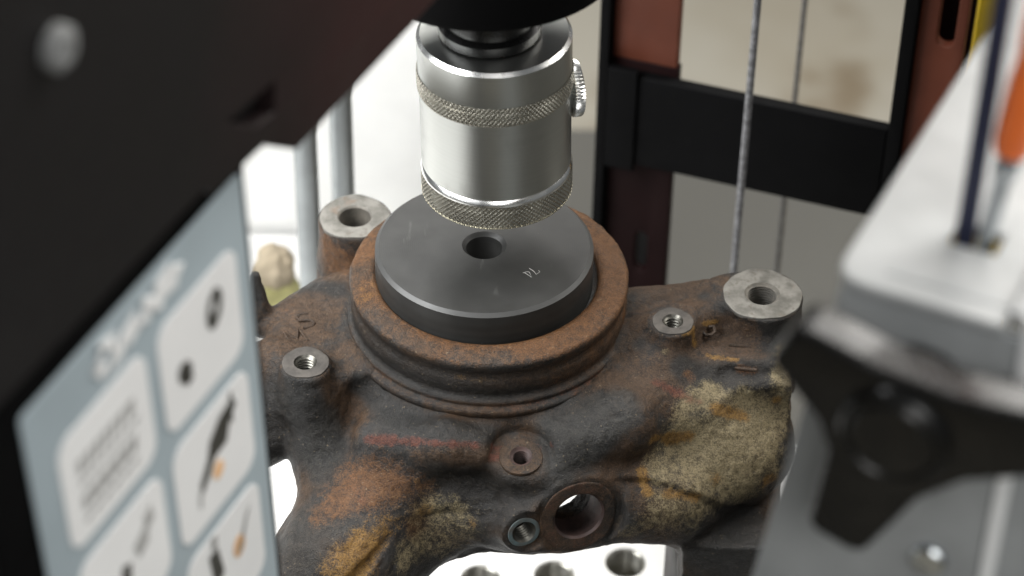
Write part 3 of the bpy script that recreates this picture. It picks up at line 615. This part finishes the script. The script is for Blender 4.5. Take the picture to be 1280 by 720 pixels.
 'm_red': [(-37.7, -54.3, -39.8, -29.4, -56.9, -37.8, 2, 0.75), (-29.4, -56.9, -37.8, -21.1, -59.1, -36, 2, 0.75), (-21.1, -59.1, -36, -14.6, -62, -33.8, 1.5, 0.6), (-14.6, -62, -33.8, -8.4, -62.1, -34.1, 1.5, 0.6), (-8.4, -62.1, -34.1, -2.1, -61.3, -35.3, 1.5, 0.6), (-2.1, -61.3, -35.3, 4.2, -57.1, -39.6, 1.5, 0.6), (4.2, -57.1, -39.6, 10.5, -57.2, -39.9, 1.5, 0.6), (4, -60.8, -41, 10.6, -59.6, -41.3, 2.2, 0.75), (10.5, -57.2, -39.9, 17.1, -56.5, -39.7, 1.6, 0.6), (17.1, -56.5, -39.7, 23.7, -57.7, -37.7, 1.6, 0.6), (58.4, -33.5, -30.9, 65.5, -34.6, -34.2, 2.2, 0.6), (65.5, -34.6, -34.2, 72.7, -35.9, -37.3, 2.2, 0.6), (37.7, -67.1, -67.3, 42.1, -65.2, -61.6, 1.5, 0.6), (22.8, -71, -55.6, 20.2, -72.1, -60.1, 2, 0.5), (88.1, -24.4, -32.4, 91.3, -24.6, -32.1, 1, 0.6), (-10.9, -45.5, -26.1, -10.9, -45.5, -26.1, 1.5, 0.3), (27, -66.7, -67.1, 27, -66.7, -67.1, 8, 0.1), (-42.4, -61.4, -51.8, -39.4, -67.3, -53.3, 4, 0.25), (-39.4, -67.3, -53.3, -36.6, -72.1, -55.9, 4, 0.25)],
}
#STAINS_END
def paint_stains_and_tones(me, P, extra=None):
    for name, blobs in STAINS.items():
        keep = np.ones(len(P))
        for (x0, y0, z0, x1, y1, z1, r, st) in blobs:
            a = np.array((x0, y0, z0)); ba = np.array((x1, y1, z1)) - a; l2 = max(ba @ ba, 1e-6)
            q = P - a; t = np.clip(q @ ba / l2, 0, 1)
            d2 = ((q - t[:, None] * ba) ** 2).sum(1) / (r * r)
            keep *= 1 - st * np.exp(-1.1 * d2)
        m = 1 - keep
        if extra and name in extra: m = np.maximum(m, extra[name])
        at = me.attributes.new(name, 'FLOAT', 'POINT'); at.data.foreach_set('value', m.astype(np.float32))

body = pydata('cast_body', V, F, M_cast, knuckle, True)
paint_stains_and_tones(body.data, V)

# bearing seat ring, turned out of the same casting
def ring_disp(r, z, T):
    P = np.stack([r * np.cos(T), r * np.sin(T), z], -1).reshape(-1, 3)
    n1 = value_noise(P, 9, 11).reshape(r.shape); n2 = value_noise(P, 3, 12).reshape(r.shape); n3 = value_noise(P, 1.3, 13).reshape(r.shape)
    r = r - 1.2 * np.maximum(np.cos(T), 0) * np.clip(39.9 - r, 0, 1)
    return r + 0.22 * n1 + 0.12 * n2 + 0.05 * n3, z + 0.16 * n1 + 0.10 * n2 + 0.04 * n3
rp = [(37.9, -30), (37.9, -15), (38.2, -12.0), (38.9, -10.9), (39.8, -10.4), (42.2, -10.7), (46.6, -11.9), (47.3, -12.4), (47.7, -13.3),
      (47.4, -15.2), (46.7, -17.0), (46.7, -18.8), (47.3, -20.6), (47.4, -23), (47.0, -26.0), (47.5, -27.0), (48.7, -27.6), (48.9, -28.6), (48.6, -29.1), (49.0, -29.7),
      (50.1, -30.0), (50.7, -30.6), (50.8, -31.7), (50.5, -32.8), (49.8, -33.8), (50.6, -36), (50, -40)]
rp2 = []
for (a, b) in zip(rp[:-1], rp[1:]):
    k = max(1, int(round(math.dist(a, b) / 0.8)))
    rp2 += [(a[0] + (b[0] - a[0]) * i / k, a[1] + (b[1] - a[1]) * i / k) for i in range(k)]
rp2.append(rp[-1])
ring = lathe('bearing_seat', rp2, M_cast, knuckle, 420, (CX, CY, 0), edge=70, disp=ring_disp)
_rv = np.empty(len(ring.data.vertices) * 3); ring.data.vertices.foreach_get('co', _rv)
_rp = _rv.reshape(-1, 3) / MM
_az = np.degrees(np.arctan2(_rp[:, 1] - CY, _rp[:, 0] - CX)); _rr = np.hypot(_rp[:, 0] - CX, _rp[:, 1] - CY)
def _win(v, a, b, s): return 1 / (1 + np.exp(-(v - a) / s)) / (1 + np.exp((v - b) / s))
_top = _win(_rp[:, 2], -13.0, 0, 0.5); _az2 = (_az + 360) % 360
_nz = value_noise(_rp, 13, 31); _right = _win(_az, -75, 95, 14); _front = _win(_az2, 195, 345, 10)
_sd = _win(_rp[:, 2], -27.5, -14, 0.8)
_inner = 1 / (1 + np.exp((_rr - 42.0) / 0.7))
paint_stains_and_tones(ring.data, _rp, {
    'm_brown': np.clip(_top * 0.8 + _sd * (0.42 + 0.4 * _right) + 0.35 * _win(_rp[:, 2], -40, -28, .5), 0, 1),
    'm_orange': np.clip(_top * (0.46 + 0.30 * _right + 0.30 * _inner * _front + 0.42 * _nz) + 0.30 * _sd * (0.35 + _right), 0, 1),
    'm_dark': np.clip(_sd * (0.55 * _front * (1 - 0.75 * _right) + 0.1) + 0.55 * _win(_rp[:, 2], -27.5, -23.5, .6) * (1 - .5 * _right) + _win(_rr, 30, 38.6, .1), 0, 1),  # last term paints the shade of the disc gap onto the inner wall
    'm_yellow': np.clip(0.42 * _win(_rp[:, 2], -20.5, -17.5, .6) * _win(_az2, 250, 285, 5) + 0.28 * _win(_az2, 175, 225, 10) * _top * (0.8 + _nz) + .3 * _win(_rp[:, 2], -31.5, -29, .4) * _win(_az2, 300, 340, 8) , 0, 1),  # first term paints the highlight on the front of the side bulge
    'm_red': np.clip(_win(_rp[:, 2], -30.6, -27.6, .35) * (0.30 * _win(_az2, 215, 285, 6) + 0.62 * _win(_az2, 285, 358, 8)) * (0.9 + 0.5 * _nz), 0, 1)})

def boss(name, c, axis, ro, ri, face, bore, depth, pitch=None, flat=None, cham=0.6, lip=0.5):
    """machined face ring with a (threaded) hole"""
    def dsp(r, z, T):
        if flat is None: return r, z
        out = r > ro * 0.8
        k = 1 + flat * (0.022 * np.cos(3 * T + 1) + 0.014 * np.sin(5 * T) + 0.008 * np.sin(11 * T + c[0]))
        return np.where(out, r * k, r), z
    lathe('machined_face', [(ri + cham, 0), ((ri + ro) / 2, 0.02), (ro - lip, 0), (ro - 0.12, -0.06), (ro, -0.22), (ro + 0.05, -1.2)], face, knuckle, 72, c, axis, 40, disp=dsp)
    prof = [(ri + cham, 0), (ri, -cham)]
    if pitch:
        n = int((depth - cham) / pitch)
        for k in range(n):
            z = -cham - k * pitch; prof += [(ri, z - 0.02), (ri - pitch * 0.45, z - pitch * 0.35), (ri - pitch * 0.45, z - pitch * 0.5), (ri, z - pitch * 0.9)]
    prof += [(ri, -depth)]
    lathe('threaded_bore' if pitch else 'plain_bore', prof, bore, knuckle, 56, c, axis, 25)
boss('a', BOSS_A, (0, 0, 1), 12.7, 5.7, M_mach, M_greybore, 30, None, 1)
boss('b', BOSS_B, (0, 0, 1), 13.6, 5.5, M_mach, M_greybore, 30, 1.1, 1)
boss('c', BOSS_C, (0, 0, 1), 7.9, 3.3, M_dull, M_thread, 14, 1.25, 1)
boss('d', BOSS_D, (0, 0, 1), 7.0, 3.0, M_dull, M_thread, 14, 1.25, 1)
boss('e', BOSS_E, NE, 7.2, 3.2, M_cast, M_darkbore, 13, 1.25, 0.4)
boss('f', BOSS_F, NG, 5.6, 3.5, M_blueface, M_thread, 8.5, 1.25, 0.5)
def face_noise(r, z, T):
    P = np.stack([r * np.cos(T), r * np.sin(T), z], -1).reshape(-1, 3)
    return r + (0.5 * value_noise(P, 5, 51)).reshape(r.shape) * (r > 11), z + (0.12 * value_noise(P, 3, 52)).reshape(r.shape)
_o = lathe('port_face', [(8.9, 0.05)] + [(9.4 + 0.5 * k, 0.12) for k in range(8)] + [(13.2, 0.0), (13.6, -0.5)], M_cast, knuckle, 96, PORT, NG, disp=face_noise)
for nm, v in (('m_brown', 0.55), ('m_red', 0.28), ('m_dark', 0.2)):
    _a = _o.data.attributes.new(nm, 'FLOAT', 'POINT'); _a.data.foreach_set('value', np.full(len(_o.data.vertices), v, np.float32))
lathe('port_bore', [(8.9, 0.15), (8.3, -0.7), (8.3, -11.3)], M_darkbore, knuckle, 72, PORT, NG)

GLYPH = {'S': [[(2.6, 3.6), (1.2, 4.4), (-1.2, 4.4), (-2.5, 3.2), (-2.2, 1.2), (0, 0.2), (2.2, -0.9), (2.5, -3), (1.2, -4.3), (-1.3, -4.4), (-2.7, -3.6)]],
         'M': [[(-3.4, -4.4), (-3.2, 4.3), (0, -1.2), (3.2, 4.3), (3.4, -4.4)]],
         'G': [[(2.6, 3.0), (1.0, 4.3), (-1.4, 4.0), (-2.9, 1.8), (-3.0, -1.6), (-1.6, -4.0), (1.0, -4.3), (2.8, -3.0), (2.8, -0.4), (0.6, -0.4)]],
         'I': [[(0, -4.2), (0, 4.2)]]}
def cast_mark(text, c, size, rot, slope=(0, 0)):
    """raised letter: strokes half sunk into the casting; slope = dz/dx, dz/dy of the surface"""
    k = size / 9.0; ca, sa = math.cos(rot), math.sin(rot)
    for st in GLYPH[text]:
        P = []
        for (x, y), (x2, y2) in zip(st, st[1:] + st[-1:]):
            for t in (0, 0.5):
                u, v = (x + (x2 - x) * t) * k, (y + (y2 - y) * t) * k
                X, Y = u * ca - v * sa, u * sa + v * ca
                P.append((c[0] + X, c[1] + Y, c[2] + slope[0] * X + slope[1] * Y))
        P = P[:-1]
        o = tube('cast_letter', P, 0.62, M_cast, knuckle, 8)
        for nm, v in (('m_brown', 0.7), ('m_dark', 0.35)):
            at = o.data.attributes.new(nm, 'FLOAT', 'POINT'); at.data.foreach_set('value', np.full(len(o.data.vertices), v, np.float32))
cast_mark('S', (-61.3, -4.2, -31.2), 7.5, 0.5)
cast_mark('M', (-63.9, -13.3, -31.1), 7.5, 0.5)
cast_mark('G', (76.4, -10.2, -25.7), 7.0, 0.2, (0.0, 0.3))
cast_mark('I', (87.6, -15.1, -30.0), 8.0, 1.45)
cast_mark('I', (89.2, -24.0, -32.6), 8.0, 1.45)
# ------------------------------------------------------------------ black press disc with the scribed 74
disc = thing('pressing_disc', 'black oxide steel pressing disc marked 74 seated in the rusty bore', 'pressing disc', (0, 0, -0.0158))
lathe('disc_body', [(7.0, -0.45), (7.55, 0), (20, 0), (35.75, 0)], M_oxide, disc, 160, (0, 0, 0), edge=20)
lathe('chamfer', [(35.75, 0), (37.0, -1.15)], M_chamfer, disc, 160, (0, 0, 0), edge=20)
lathe('disc_side', [(37.0, -1.15), (37.05, -6), (37.0, -15.6), (20, -15.8), (6.2, -15.8)], M_oxide, disc, 160, (0, 0, 0), edge=20)
lathe('centre_hole', [(7.55, 0), (6.2, -1.2), (6.2, -15.8)], M_oxide, disc, 72, (0, 0, 0), edge=20)
for st in ([(15.3, -12.1), (16.8, -13.6), (17.6, -15.2), (18.8, -13.9), (18.4, -13.1)], [(13.1, -14.55), (14.6, -13.9), (15.3, -14.1), (16.1, -16.75), (13.7, -14.4)]):
    tube('scribed_mark', [(x, y, 0.02) for x, y in st], 0.10, M_scribe, disc, 6)
# ------------------------------------------------------------------ press adapter (turned cylinder, knurled bands)
AX, AY = 4.0, 0.0
TILT = Vector((-0.024, 0.0, 1.0)).normalized()
ADZ = 26.3
adapter = thing('press_adapter', 'bright turned steel press adapter with two knurled bands above the black disc', 'press adapter', (AX * MM, AY * MM, ADZ * MM))
AC = np.array((AX, AY, ADZ)); ABs = frame_from(TILT)
def knurl(name, z0, z1, r, nt, amp, segs, rows, lead=1.0):
    def dsp(rr, zz, T):
        L = (zz - z0) / r            # arc length upward
        u = (T + L * lead) * nt / (2 * np.pi); v = (T - L * lead) * nt / (2 * np.pi)
        tri = lambda x: 1 - np.abs((x % 1) * 2 - 1)
        h = np.maximum(tri(u), tri(v)) ** 2 if lead > 0.9 else np.clip(np.minimum(tri(u), tri(v)) * 1.6, 0, 1)
        e = np.clip(np.minimum(zz - z0, z1 - zz) / 0.35, 0, 1)
        return rr - amp * (1 - h) * e - 0.35 * (1 - e), zz
    return lathe(name, [(r, z0 + (z1 - z0) * k / rows) for k in range(rows + 1)], M_knurl, adapter, segs, AC, TILT, 60, disp=dsp)
lathe('barrel', [(24.0, 10.9), (24.55, 11.4), (24.6, 40.6)], M_turned, adapter, 160, AC, TILT)
lathe('lower_shoulder', [(25.0, 8.7), (25.0, 9.2), (24.9, 9.6), (24.0, 10.6), (24.0, 10.95)], M_edge, adapter, 160, AC, TILT)
knurl('knurled_band', 0.0, 8.9, 25.05, 92, 0.50, 1840, 34)
knurl('knurled_band', 40.4, 47.4, 25.3, 104, 0.50, 1872, 28, 0.85)
lathe('upper_collar', [(24.9, 47.2), (24.8, 47.5), (24.8, 59.0)], M_turned, adapter, 160, AC, TILT)
lathe('top_bevel', [(24.8, 59.0), (23.7, 60.1)], M_edge, adapter, 160, AC, TILT)
lathe('top_face', [(23.7, 60.1), (15.0, 60.1)], M_turned, adapter, 160, AC, TILT)
lathe('base_face', [(25.05, 0.0), (0.02, 0.0)], M_knurl, adapter, 96, AC, TILT)
# knurled thumb screw on the right
kd = Vector((0.97, 0.24, 0)).normalized(); kc = AC + np.array((0, 0, 34.5)) - np.array(kd) * 1.8
def ridges(rr, zz, T):
    return np.where(rr > 7, rr - 0.55 * np.abs(((T * 46 / (2 * np.pi)) % 1) * 2 - 1), rr), zz
lathe('thumb_screw', [(3.5, 24.2), (8.4, 25.3), (9.2, 25.6), (9.4, 26.0), (9.4, 28.2), (9.0, 28.8), (7.9, 29.1), (0.02, 29.3)], M_edge, adapter, 368, kc, kd, 30, disp=ridges)

# ------------------------------------------------------------------ ram above
ram = thing('press_ram', 'black press ram with a wide round collar hanging above the adapter', 'press ram', ((AX - 1.5) * MM, 0, 0.0868))
RC = AC + np.array((-1.4, 0, 0))
lathe('neck', [(0.02, 60.3), (15.2, 60.3), (16.3, 60.6), (16.5, 61.0), (16.5, 64.0), (15.6, 64.6), (14.6, 65), (14.6, 92)], M_knob, ram, 96, RC, TILT)
lathe('collar', [(14, 89.0), (37, 86.4), (39.6, 86.2), (41.2, 87.0), (41.8, 88.6), (42.2, 110), (42.2, 150), (0.02, 150)], M_black, ram, 128, RC, TILT)

# ------------------------------------------------------------------ press frame in the left foreground
e1 = Vector((-0.4185, -0.9082, 0)); n1 = Vector((0.9082, -0.4185, 0)); UZ = Vector((0, 0, 1))
PO = (-53.6, -201.8, 179.9)          # top right corner of the label
KP = 0.853                             # size of the press against a 106 mm wide label
press = thing('hydraulic_press', 'black press frame in the left foreground with a black beam carrying a painted red sheen and a pictogram label', 'press frame', (-0.08, -0.28, -0.30))
def P1(s, z, w=0.0):      # point on the side of the post
    return Vector(PO) + (e1 * s + UZ * (z - 120) + n1 * w) * KP
_t = math.radians(2.2); ue = (e1 * math.cos(_t) - UZ * math.sin(_t)); uz = (UZ * math.cos(_t) + e1 * math.sin(_t))
ue_ = -ue                                   # to the viewer's right
def on_post(name, pts, mat, th, w, holes=(), bevel=0.3, org=(0, 0, 120)):
    """pts in (s, dz) mm from the label's top right corner; s runs towards the viewer's left"""
    return plate(name, [(-s, z) for s, z in pts], mat, press, P1(0, 120, w), ue_, uz, th, [[(-s, z) for s, z in h] for h in holes], bevel, sc=KP)
on_post('post', [(-3.8, 45), (-3.8, -560), (122, -560), (122, 45)], M_black, 6, -0.8, bevel=1.2)
plate('post_flange', [(-46, -560), (-1.2, -560), (-1.2, 45), (-46, 45)], M_black, press, P1(121.9, 120), n1, uz, 5, bevel=0.8, sc=KP)
beam_z0 = 115.0
plate('beam', [(330, 0), (330, 250), (-330, 250), (-330, 18), (-26, 18), (-22, 14), (4.5, 12.5), (21.5, 0)], M_beam_sheen, press,
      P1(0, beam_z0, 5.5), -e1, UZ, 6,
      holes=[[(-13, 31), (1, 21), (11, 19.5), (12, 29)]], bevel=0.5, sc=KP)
plate('beam_web', [(-60, -8), (3.2, -8), (4.2, 13.3), (20, 10), (40, 10), (40, 60), (-60, 60)], M_matblack, press, P1(0, beam_z0, -1.2), -e1, UZ, 2, sc=KP)
lathe('bolt_head', [(5.6, -1), (5.6, 1.4), (4.6, 2.2), (2.6, 2.4), (2.4, 1.6), (0.02, 1.6)], M_cable2, press, 24, P1(82.4, 211.8, 7), n1, sc=KP)
label = on_post('instruction_label', rrect(0, -260, 106, 0, 2), M_label, 0.6, 0.0, bevel=0.05)
def sub(name, pts, mat, w=0.35, th=0.3, holes=()):
    o = on_post(name, pts, mat, th, w, holes, bevel=0.0)
    o.parent = label; o.matrix_parent_inverse = Matrix.Identity(4)
    return o
for r in range(5):
    zt = -20 - r * 45.5
    for x0, x1 in ((6.5, 47.5), (53.5, 95)):
        sub('label_tile', rrect(x0, zt - 39, x1, zt, 6), M_tile)
def pic(pts, mat=None): return sub('pictogram', pts, mat or M_print, 0.55, 0.15)
# tile 1 row 1: two dark ovals
sub('pictogram', ring_pts(19.5, -33.5, 4.0, 6.5, 24, 0.25), M_print, 0.55, 0.15, [ring_pts(19.5, -33.0, 1.3, 2.6, 16, 0.25)])
pic(ring_pts(36.5, -43, 3.2, 4.0, 20, -0.5)); pic([(33, -47.5), (36, -48.5), (38.5, -45.5), (34, -44)])
# tile 2 row 1: lines of grey print
for z, h, m in ((-31, 5.2, M_printgrey), (-38.5, 1.8, M_printgrey), (-43.5, 5.6, M_printgrey), (-51.5, 1.8, M_printgrey)):
    q = 88
    while q > 62:
        w = random.uniform(2.6, 4.2); pic([(q, z), (q - w, z), (q - w + 0.6, z - h), (q - 0.4, z - h)], m); q -= w + 0.9
# row 2 right: a press outline with an orange dot
pic([(36, -88), (31, -82), (29, -76.5), (23, -72), (15.5, -70.5), (14, -74), (18, -77.5), (20.5, -83.5), (27, -84), (31, -88.5), (35.5, -92)])
pic([(15.6, -68), (16.8, -68), (17.5, -79), (16.4, -79)]); pic([(35.5, -90), (37, -90), (37.5, -96), (36, -96)], M_printgrey)
pic(ring_pts(26.2, -90, 2.8, 3.2, 20), M_printor)
# row 2 left
pic([(80, -96), (74, -96), (72, -84), (76, -82)]); pic([(70, -80), (66, -78), (62, -76), (63, -84), (68, -86)], M_printgrey); pic([(64, -74), (60, -72), (59, -78), (63, -80)], M_printgrey)
# row 3 right
pic([(36, -118), (31, -118), (29, -130), (34, -134)]); pic([(34, -112), (31, -112), (31, -117), (34, -117)], M_printgrey)
pic([(15, -119), (12, -117), (19, -131), (22, -131)], M_printgrey); pic(ring_pts(20, -128, 3.2, 4.2, 20), M_printor)
pic([(86, -122), (70, -122), (70, -138), (86, -138)], M_printgrey)
# white script mark across the top of the label (unreadable in the photograph)
lg = [(71, -13.5), (74, -10), (71, -5.5), (66, -6.5), (65, -12), (69, -14.5), (64, -13), (60, -9), (57, -6), (58, -13), (54, -10), (51, -12), (50, -6), (47, -10), (45, -13), (43, -5), (40, -3), (41, -11), (37, -11), (36, -6), (33.5, -9)]
lgp = [P1(0, 120, 0.9) + (ue * s + uz * z) * KP for s, z in lg]
o = tube('script_mark', [tuple(p) for p in lgp], 2.1, M_white2, press, 8)
_n = Vector(n1); _c = P1(0, 120, 0.45) * MM
for v in o.data.vertices: v.co -= _n * (_n.dot(v.co - _c) * 0.9)      # flat print
o.parent = label; o.matrix_parent_inverse = Matrix.Identity(4)

# ------------------------------------------------------------------ rear frame of the press (right of the adapter)
e2 = Vector((0.9455, -0.3256, 0)); n2 = Vector((-0.3256, -0.9455, 0))
RO = Vector((60.8, 174.1, 0))
rear = thing('rear_frame', 'black and red steel frame behind the casting with a wide crossbar', 'steel frame', (0.11, 0.16, -0.30))
def on_rear(name, pts, mat, th, w, holes=(), bevel=0.6):
    return plate(name, pts, mat, rear, RO + n2 * w, e2, UZ, th, holes, bevel)
slot = [(x + 2.0, z - 143.0) for x, z in rrect(-2.7, -10.5, 2.7, 10.5, 2.6)]
on_rear('post', [(-14.2, -300), (13.5, -300), (13.5, -46), (-14.2, -46)], M_deepred, 5, -5, [slot])  # lower part of the post, darker than the red face above
on_rear('post_web', [(-13.5, -299), (7, -299), (7, -85), (-13.5, -85)], M_cable2, 2, -20)
on_rear('post_face', [(-14.2, -45.9), (12.6, -45.9), (12.6, 420), (-14.2, 420)], M_red, 5, -5)
on_rear('post_flange', [(-18.8, -299), (-14.4, -299), (-14.4, 420), (-18.8, 420)], M_black, 30, 0.8)
on_rear('cross_bar', [(-10, -94), (101.2, -94), (101.2, -50), (-10, -50)], M_black, 6, 0.5, bevel=1.2)
on_rear('bar_lug', [(-14, -96), (-1.5, -96), (-1.5, -47), (-14, -47)], M_black, 4, 2.5)
on_rear('post_flange', [(101.4, -299), (107.0, -299), (107.0, 420), (101.4, 420)], M_black, 24, 0.8)
slot2 = [(x + 118.0, z + 5) for x, z in rrect(-3.4, -14, 3.4, 17, 3.3)]
on_rear('post_face', [(107.2, -299), (125.4, -299), (125.4, 420), (107.2, 420)], M_red, 5, -3, [slot2])

on_rear('post_web', [(102, -298), (125.4, -298), (125.4, 420), (102, 420)], M_deepred, 3, -24)
yel = thing('yellow_post', 'yellow painted post just behind the red frame upright at the top right', 'post', (0.203, 0.178, -0.30))
box('post_body', (191, 170, -299.5), (222, 185, 500), M_yellow, yel, 1.5)
box('foot_plate', (176, 160, -299.9), (232, 195, -296), M_yellow, yel, 1.0)

def cable(x, y, r, label_):
    t = thing('steel_cable', label_, 'cable', (x * MM, y * MM, -0.30), 'thin steel cables by the rear frame')
    tube('wire', [(x, y, -299.5), (x, y, 100), (x, y, 520)], r, M_cable, t, 12)
    lathe('end_fitting', [(0.02, 0), (r * 2.2, 0), (r * 2.2, 10), (r * 1.2, 14), (r, 14)], M_cable, t, 16, (x, y, -299.8))
cable(98.2, 118.0, 1.45, 'lighter steel cable in front of the black crossbar')
cable(131.0, 232.0, 1.15, 'thinner dark steel cable running behind the black crossbar')

# ------------------------------------------------------------------ white board and rods at the back left
board = thing('white_board', 'brightly lit white board standing behind the casting on the left', 'board', (-0.2, 0.268, -0.30))
box('panel', (-620, 262, -285), (16, 274, -40), M_white, board, 1.5)
for x in (-560, -60):
    box('foot', (x, 222, -299.8), (x + 40, 314, -285.5), M_white, board, 1.5)
def rod(x, y, r, lab):
    t = thing('steel_rod', lab, 'rod', (x * MM, y * MM, BZ * MM), 'upright polished steel rods behind the casting')
    lathe('shaft', [(0.02, 0), (r, 0), (r, 680), (r - 1, 681), (0.02, 681)], M_rod, t, 48, (x, y, BZ + 0.6))
    lathe('base_nut', [(r * 0.5, 0), (r * 1.7, 0), (r * 1.7, 9), (r * 1.3, 10), (r * 0.5, 10)], M_chrome, t, 6, (x, y, BZ + 0.05))
rod(-74.5, 150, 4.8, 'left polished steel rod of the pair beside the rear boss')
rod(-61.5, 170, 4.8, 'right polished steel rod of the pair beside the rear boss')

cloth = thing('crumpled_rag', 'crumpled tan and olive rag behind the left lug of the casting', 'rag', (-0.096, 0.20, -0.20))

# ------------------------------------------------------------------ light grey tool shelf with clamp knob (right foreground)
f1 = Vector((0.9082, -0.4185, 0)); g1 = Vector((0.4185, 0.9082, 0))
ZT = 0.0; KS = 0.83
shelf = thing('tool_shelf', 'light grey steel tool shelf in the right foreground with a black clamp knob', 'tool shelf', (0.15, -0.15, -0.30))
SO = Vector((76.2, -258.0, 197.5))      # left end of the shelf's front edge
def S(a, b, z): return SO + (f1 * a + g1 * b + UZ * z) * KS
top_poly = [(0, 9), (0.6, 5.4), (2.6, 2.2), (6.0, 0.4), (9, 0), (45, 0), (45, 260), (4, 260)]
slot3 = [(22.0, 27), (34.5, 27), (34.5, 36), (22.0, 36)]
plate('top_plate', top_poly[::1], M_greypaint, shelf, S(0, 0, ZT), f1, g1, 3.2, [slot3], 1.2, bevel_seg=3, sc=KS)
plate('rolled_edge', [(8, 4.5), (42, 4.5), (42, 6.0), (8, 6.0)], M_greyshade, shelf, S(4, 2.5, ZT + 0.25), f1, g1, 0.5, (), 0, sc=KS)
plate('front_plate', [(2.2, -3.4), (-78, -597), (49.5, -597), (49.5, -3.4)], M_greyshade, shelf, S(0, 1.6, ZT), f1, UZ, 3.0, (), 0.6, sc=KS)
plate('flange_highlight', [(49.8, 4), (49.8, -597), (53.6, -597), (53.6, 4)], M_white2, shelf, S(0, 0.2, ZT), f1, UZ, 4.0, (), 0.6, sc=KS)  # white strip painted as the highlight along the bent edge
plate('side_plate', [(52.6, -4), (52.6, -597), (170, -597), (170, -4)], M_greyshade, shelf, S(0, 6, ZT), f1, UZ, 3.0, (), 0.6, sc=KS)
plate('upper_plate', [(45.3, 1.5), (170, 1.5), (170, 260), (45.3, 260)], M_greypaint, shelf, S(0, 0, ZT + 4), f1, g1, 3.0, (), 0.8, sc=KS)
lathe('bolt_head', [(5, -1), (5, 1.5), (4.2, 2.4), (0.02, 2.6)], M_chrome, shelf, 24, S(36.0, 1.6, ZT - 86), -g1, sc=KS)
# three-lobed clamp knob
KA, KZ = 27.5, ZT - 23.5
knob = None
def lobed():
    P = []
    for k, ang in enumerate((-106, 16, 150)):
        a = math.radians(ang); L = (44.0, 44.0, 36.0)[k]; wr, wt = 13.0, 8.0
        ca, sa = math.cos(a), math.sin(a)
        for q, (u, v) in enumerate(((16, -wr), (L - 3, -wt - 0.4), (L - 1.0, -wt + 1), (L, -wt + 3.5), (L, wt - 3.5), (L - 1.0, wt - 1), (L - 3, wt + 0.4), (16, wr))):
            P.append((u * ca - v * sa, u * sa + v * ca))
    return P
kp = S(KA, -24.0, KZ)
knob = plate('clamp_knob', lobed(), M_knob, shelf, kp, f1, UZ, 13.0, (), 1.6, bevel_seg=3, sc=KS)
def ksub(o):
    o.parent = knob; o.matrix_parent_inverse = Matrix.Identity(4); return o
ksub(lathe('hub_cap', [(0.02, 3.2), (10.4, 3.0), (11.6, 2.0), (12.2, 2.6), (13.4, 2.6), (14.6, 1.2), (15.2, -1.0), (15.2, -8)], M_knob, shelf, 64, kp, -g1, sc=KS))
ksub(lathe('collar', [(12, -13), (13.5, -16), (13.5, -20), (10, -22)], M_knob, shelf, 48, kp, -g1, sc=KS))
ksub(lathe('stem', [(5, -14), (5, -25.5)], M_chrome, shelf, 24, kp, -g1, sc=KS))

bar = thing('flat_bar', 'dark navy flat bar standing upright in the slot of the grey tool shelf', 'flat bar', tuple(S(25, 31, ZT - 40) * MM))
plate('strip', [(22.6, -40), (27.6, -40), (27.6, 220), (22.6, 220)], M_navy, bar, S(0, 31, ZT), f1, UZ, 2.2, (), 0.4, sc=KS)
drv = thing('orange_tool', 'orange handled steel tool standing in the slot of the grey tool shelf', 'hand tool', tuple(S(31, 31, ZT - 30) * MM))
dax = Vector((0.10, 0.04, 1.0)).normalized(); db = S(30.6, 32, ZT)
lathe('shank', [(0.02, -30), (1.4, -28), (2.3, 0), (2.4, 18), (3.2, 20), (3.2, 24)], M_chrome, drv, 24, db, dax, sc=KS)
lathe('handle', [(3.0, 26), (4.4, 27), (5.2, 31), (5.4, 47), (4.8, 54), (5.6, 62), (5.8, 110), (4.4, 116), (0.02, 117)], M_orange, drv, 32, db, dax, sc=KS)

# crumpled rag
def rag(name, c, r, mat, seed):
    bm = bmesh.new(); bmesh.ops.create_icosphere(bm, subdivisions=4, radius=1)
    P = np.array([v.co[:] for v in bm.verts]); bm2 = 1 + 0.28 * value_noise(P * 10 + 40, 7, seed) + 0.12 * value_noise(P * 10 + 40, 3, seed + 1)
    P = P * bm2[:, None] * np.array(r) + np.array(c)
    F = [[v.index for v in f.verts] for f in bm.faces]; bm.free()
    return pydata(name, P, F, mat, cloth)
rag('tan_fold', (-96, 205, -180), (10, 11, 14), M_tan, 21)
rag('olive_fold', (-96, 196, -190), (17, 16, 9.8), M_olive, 23)
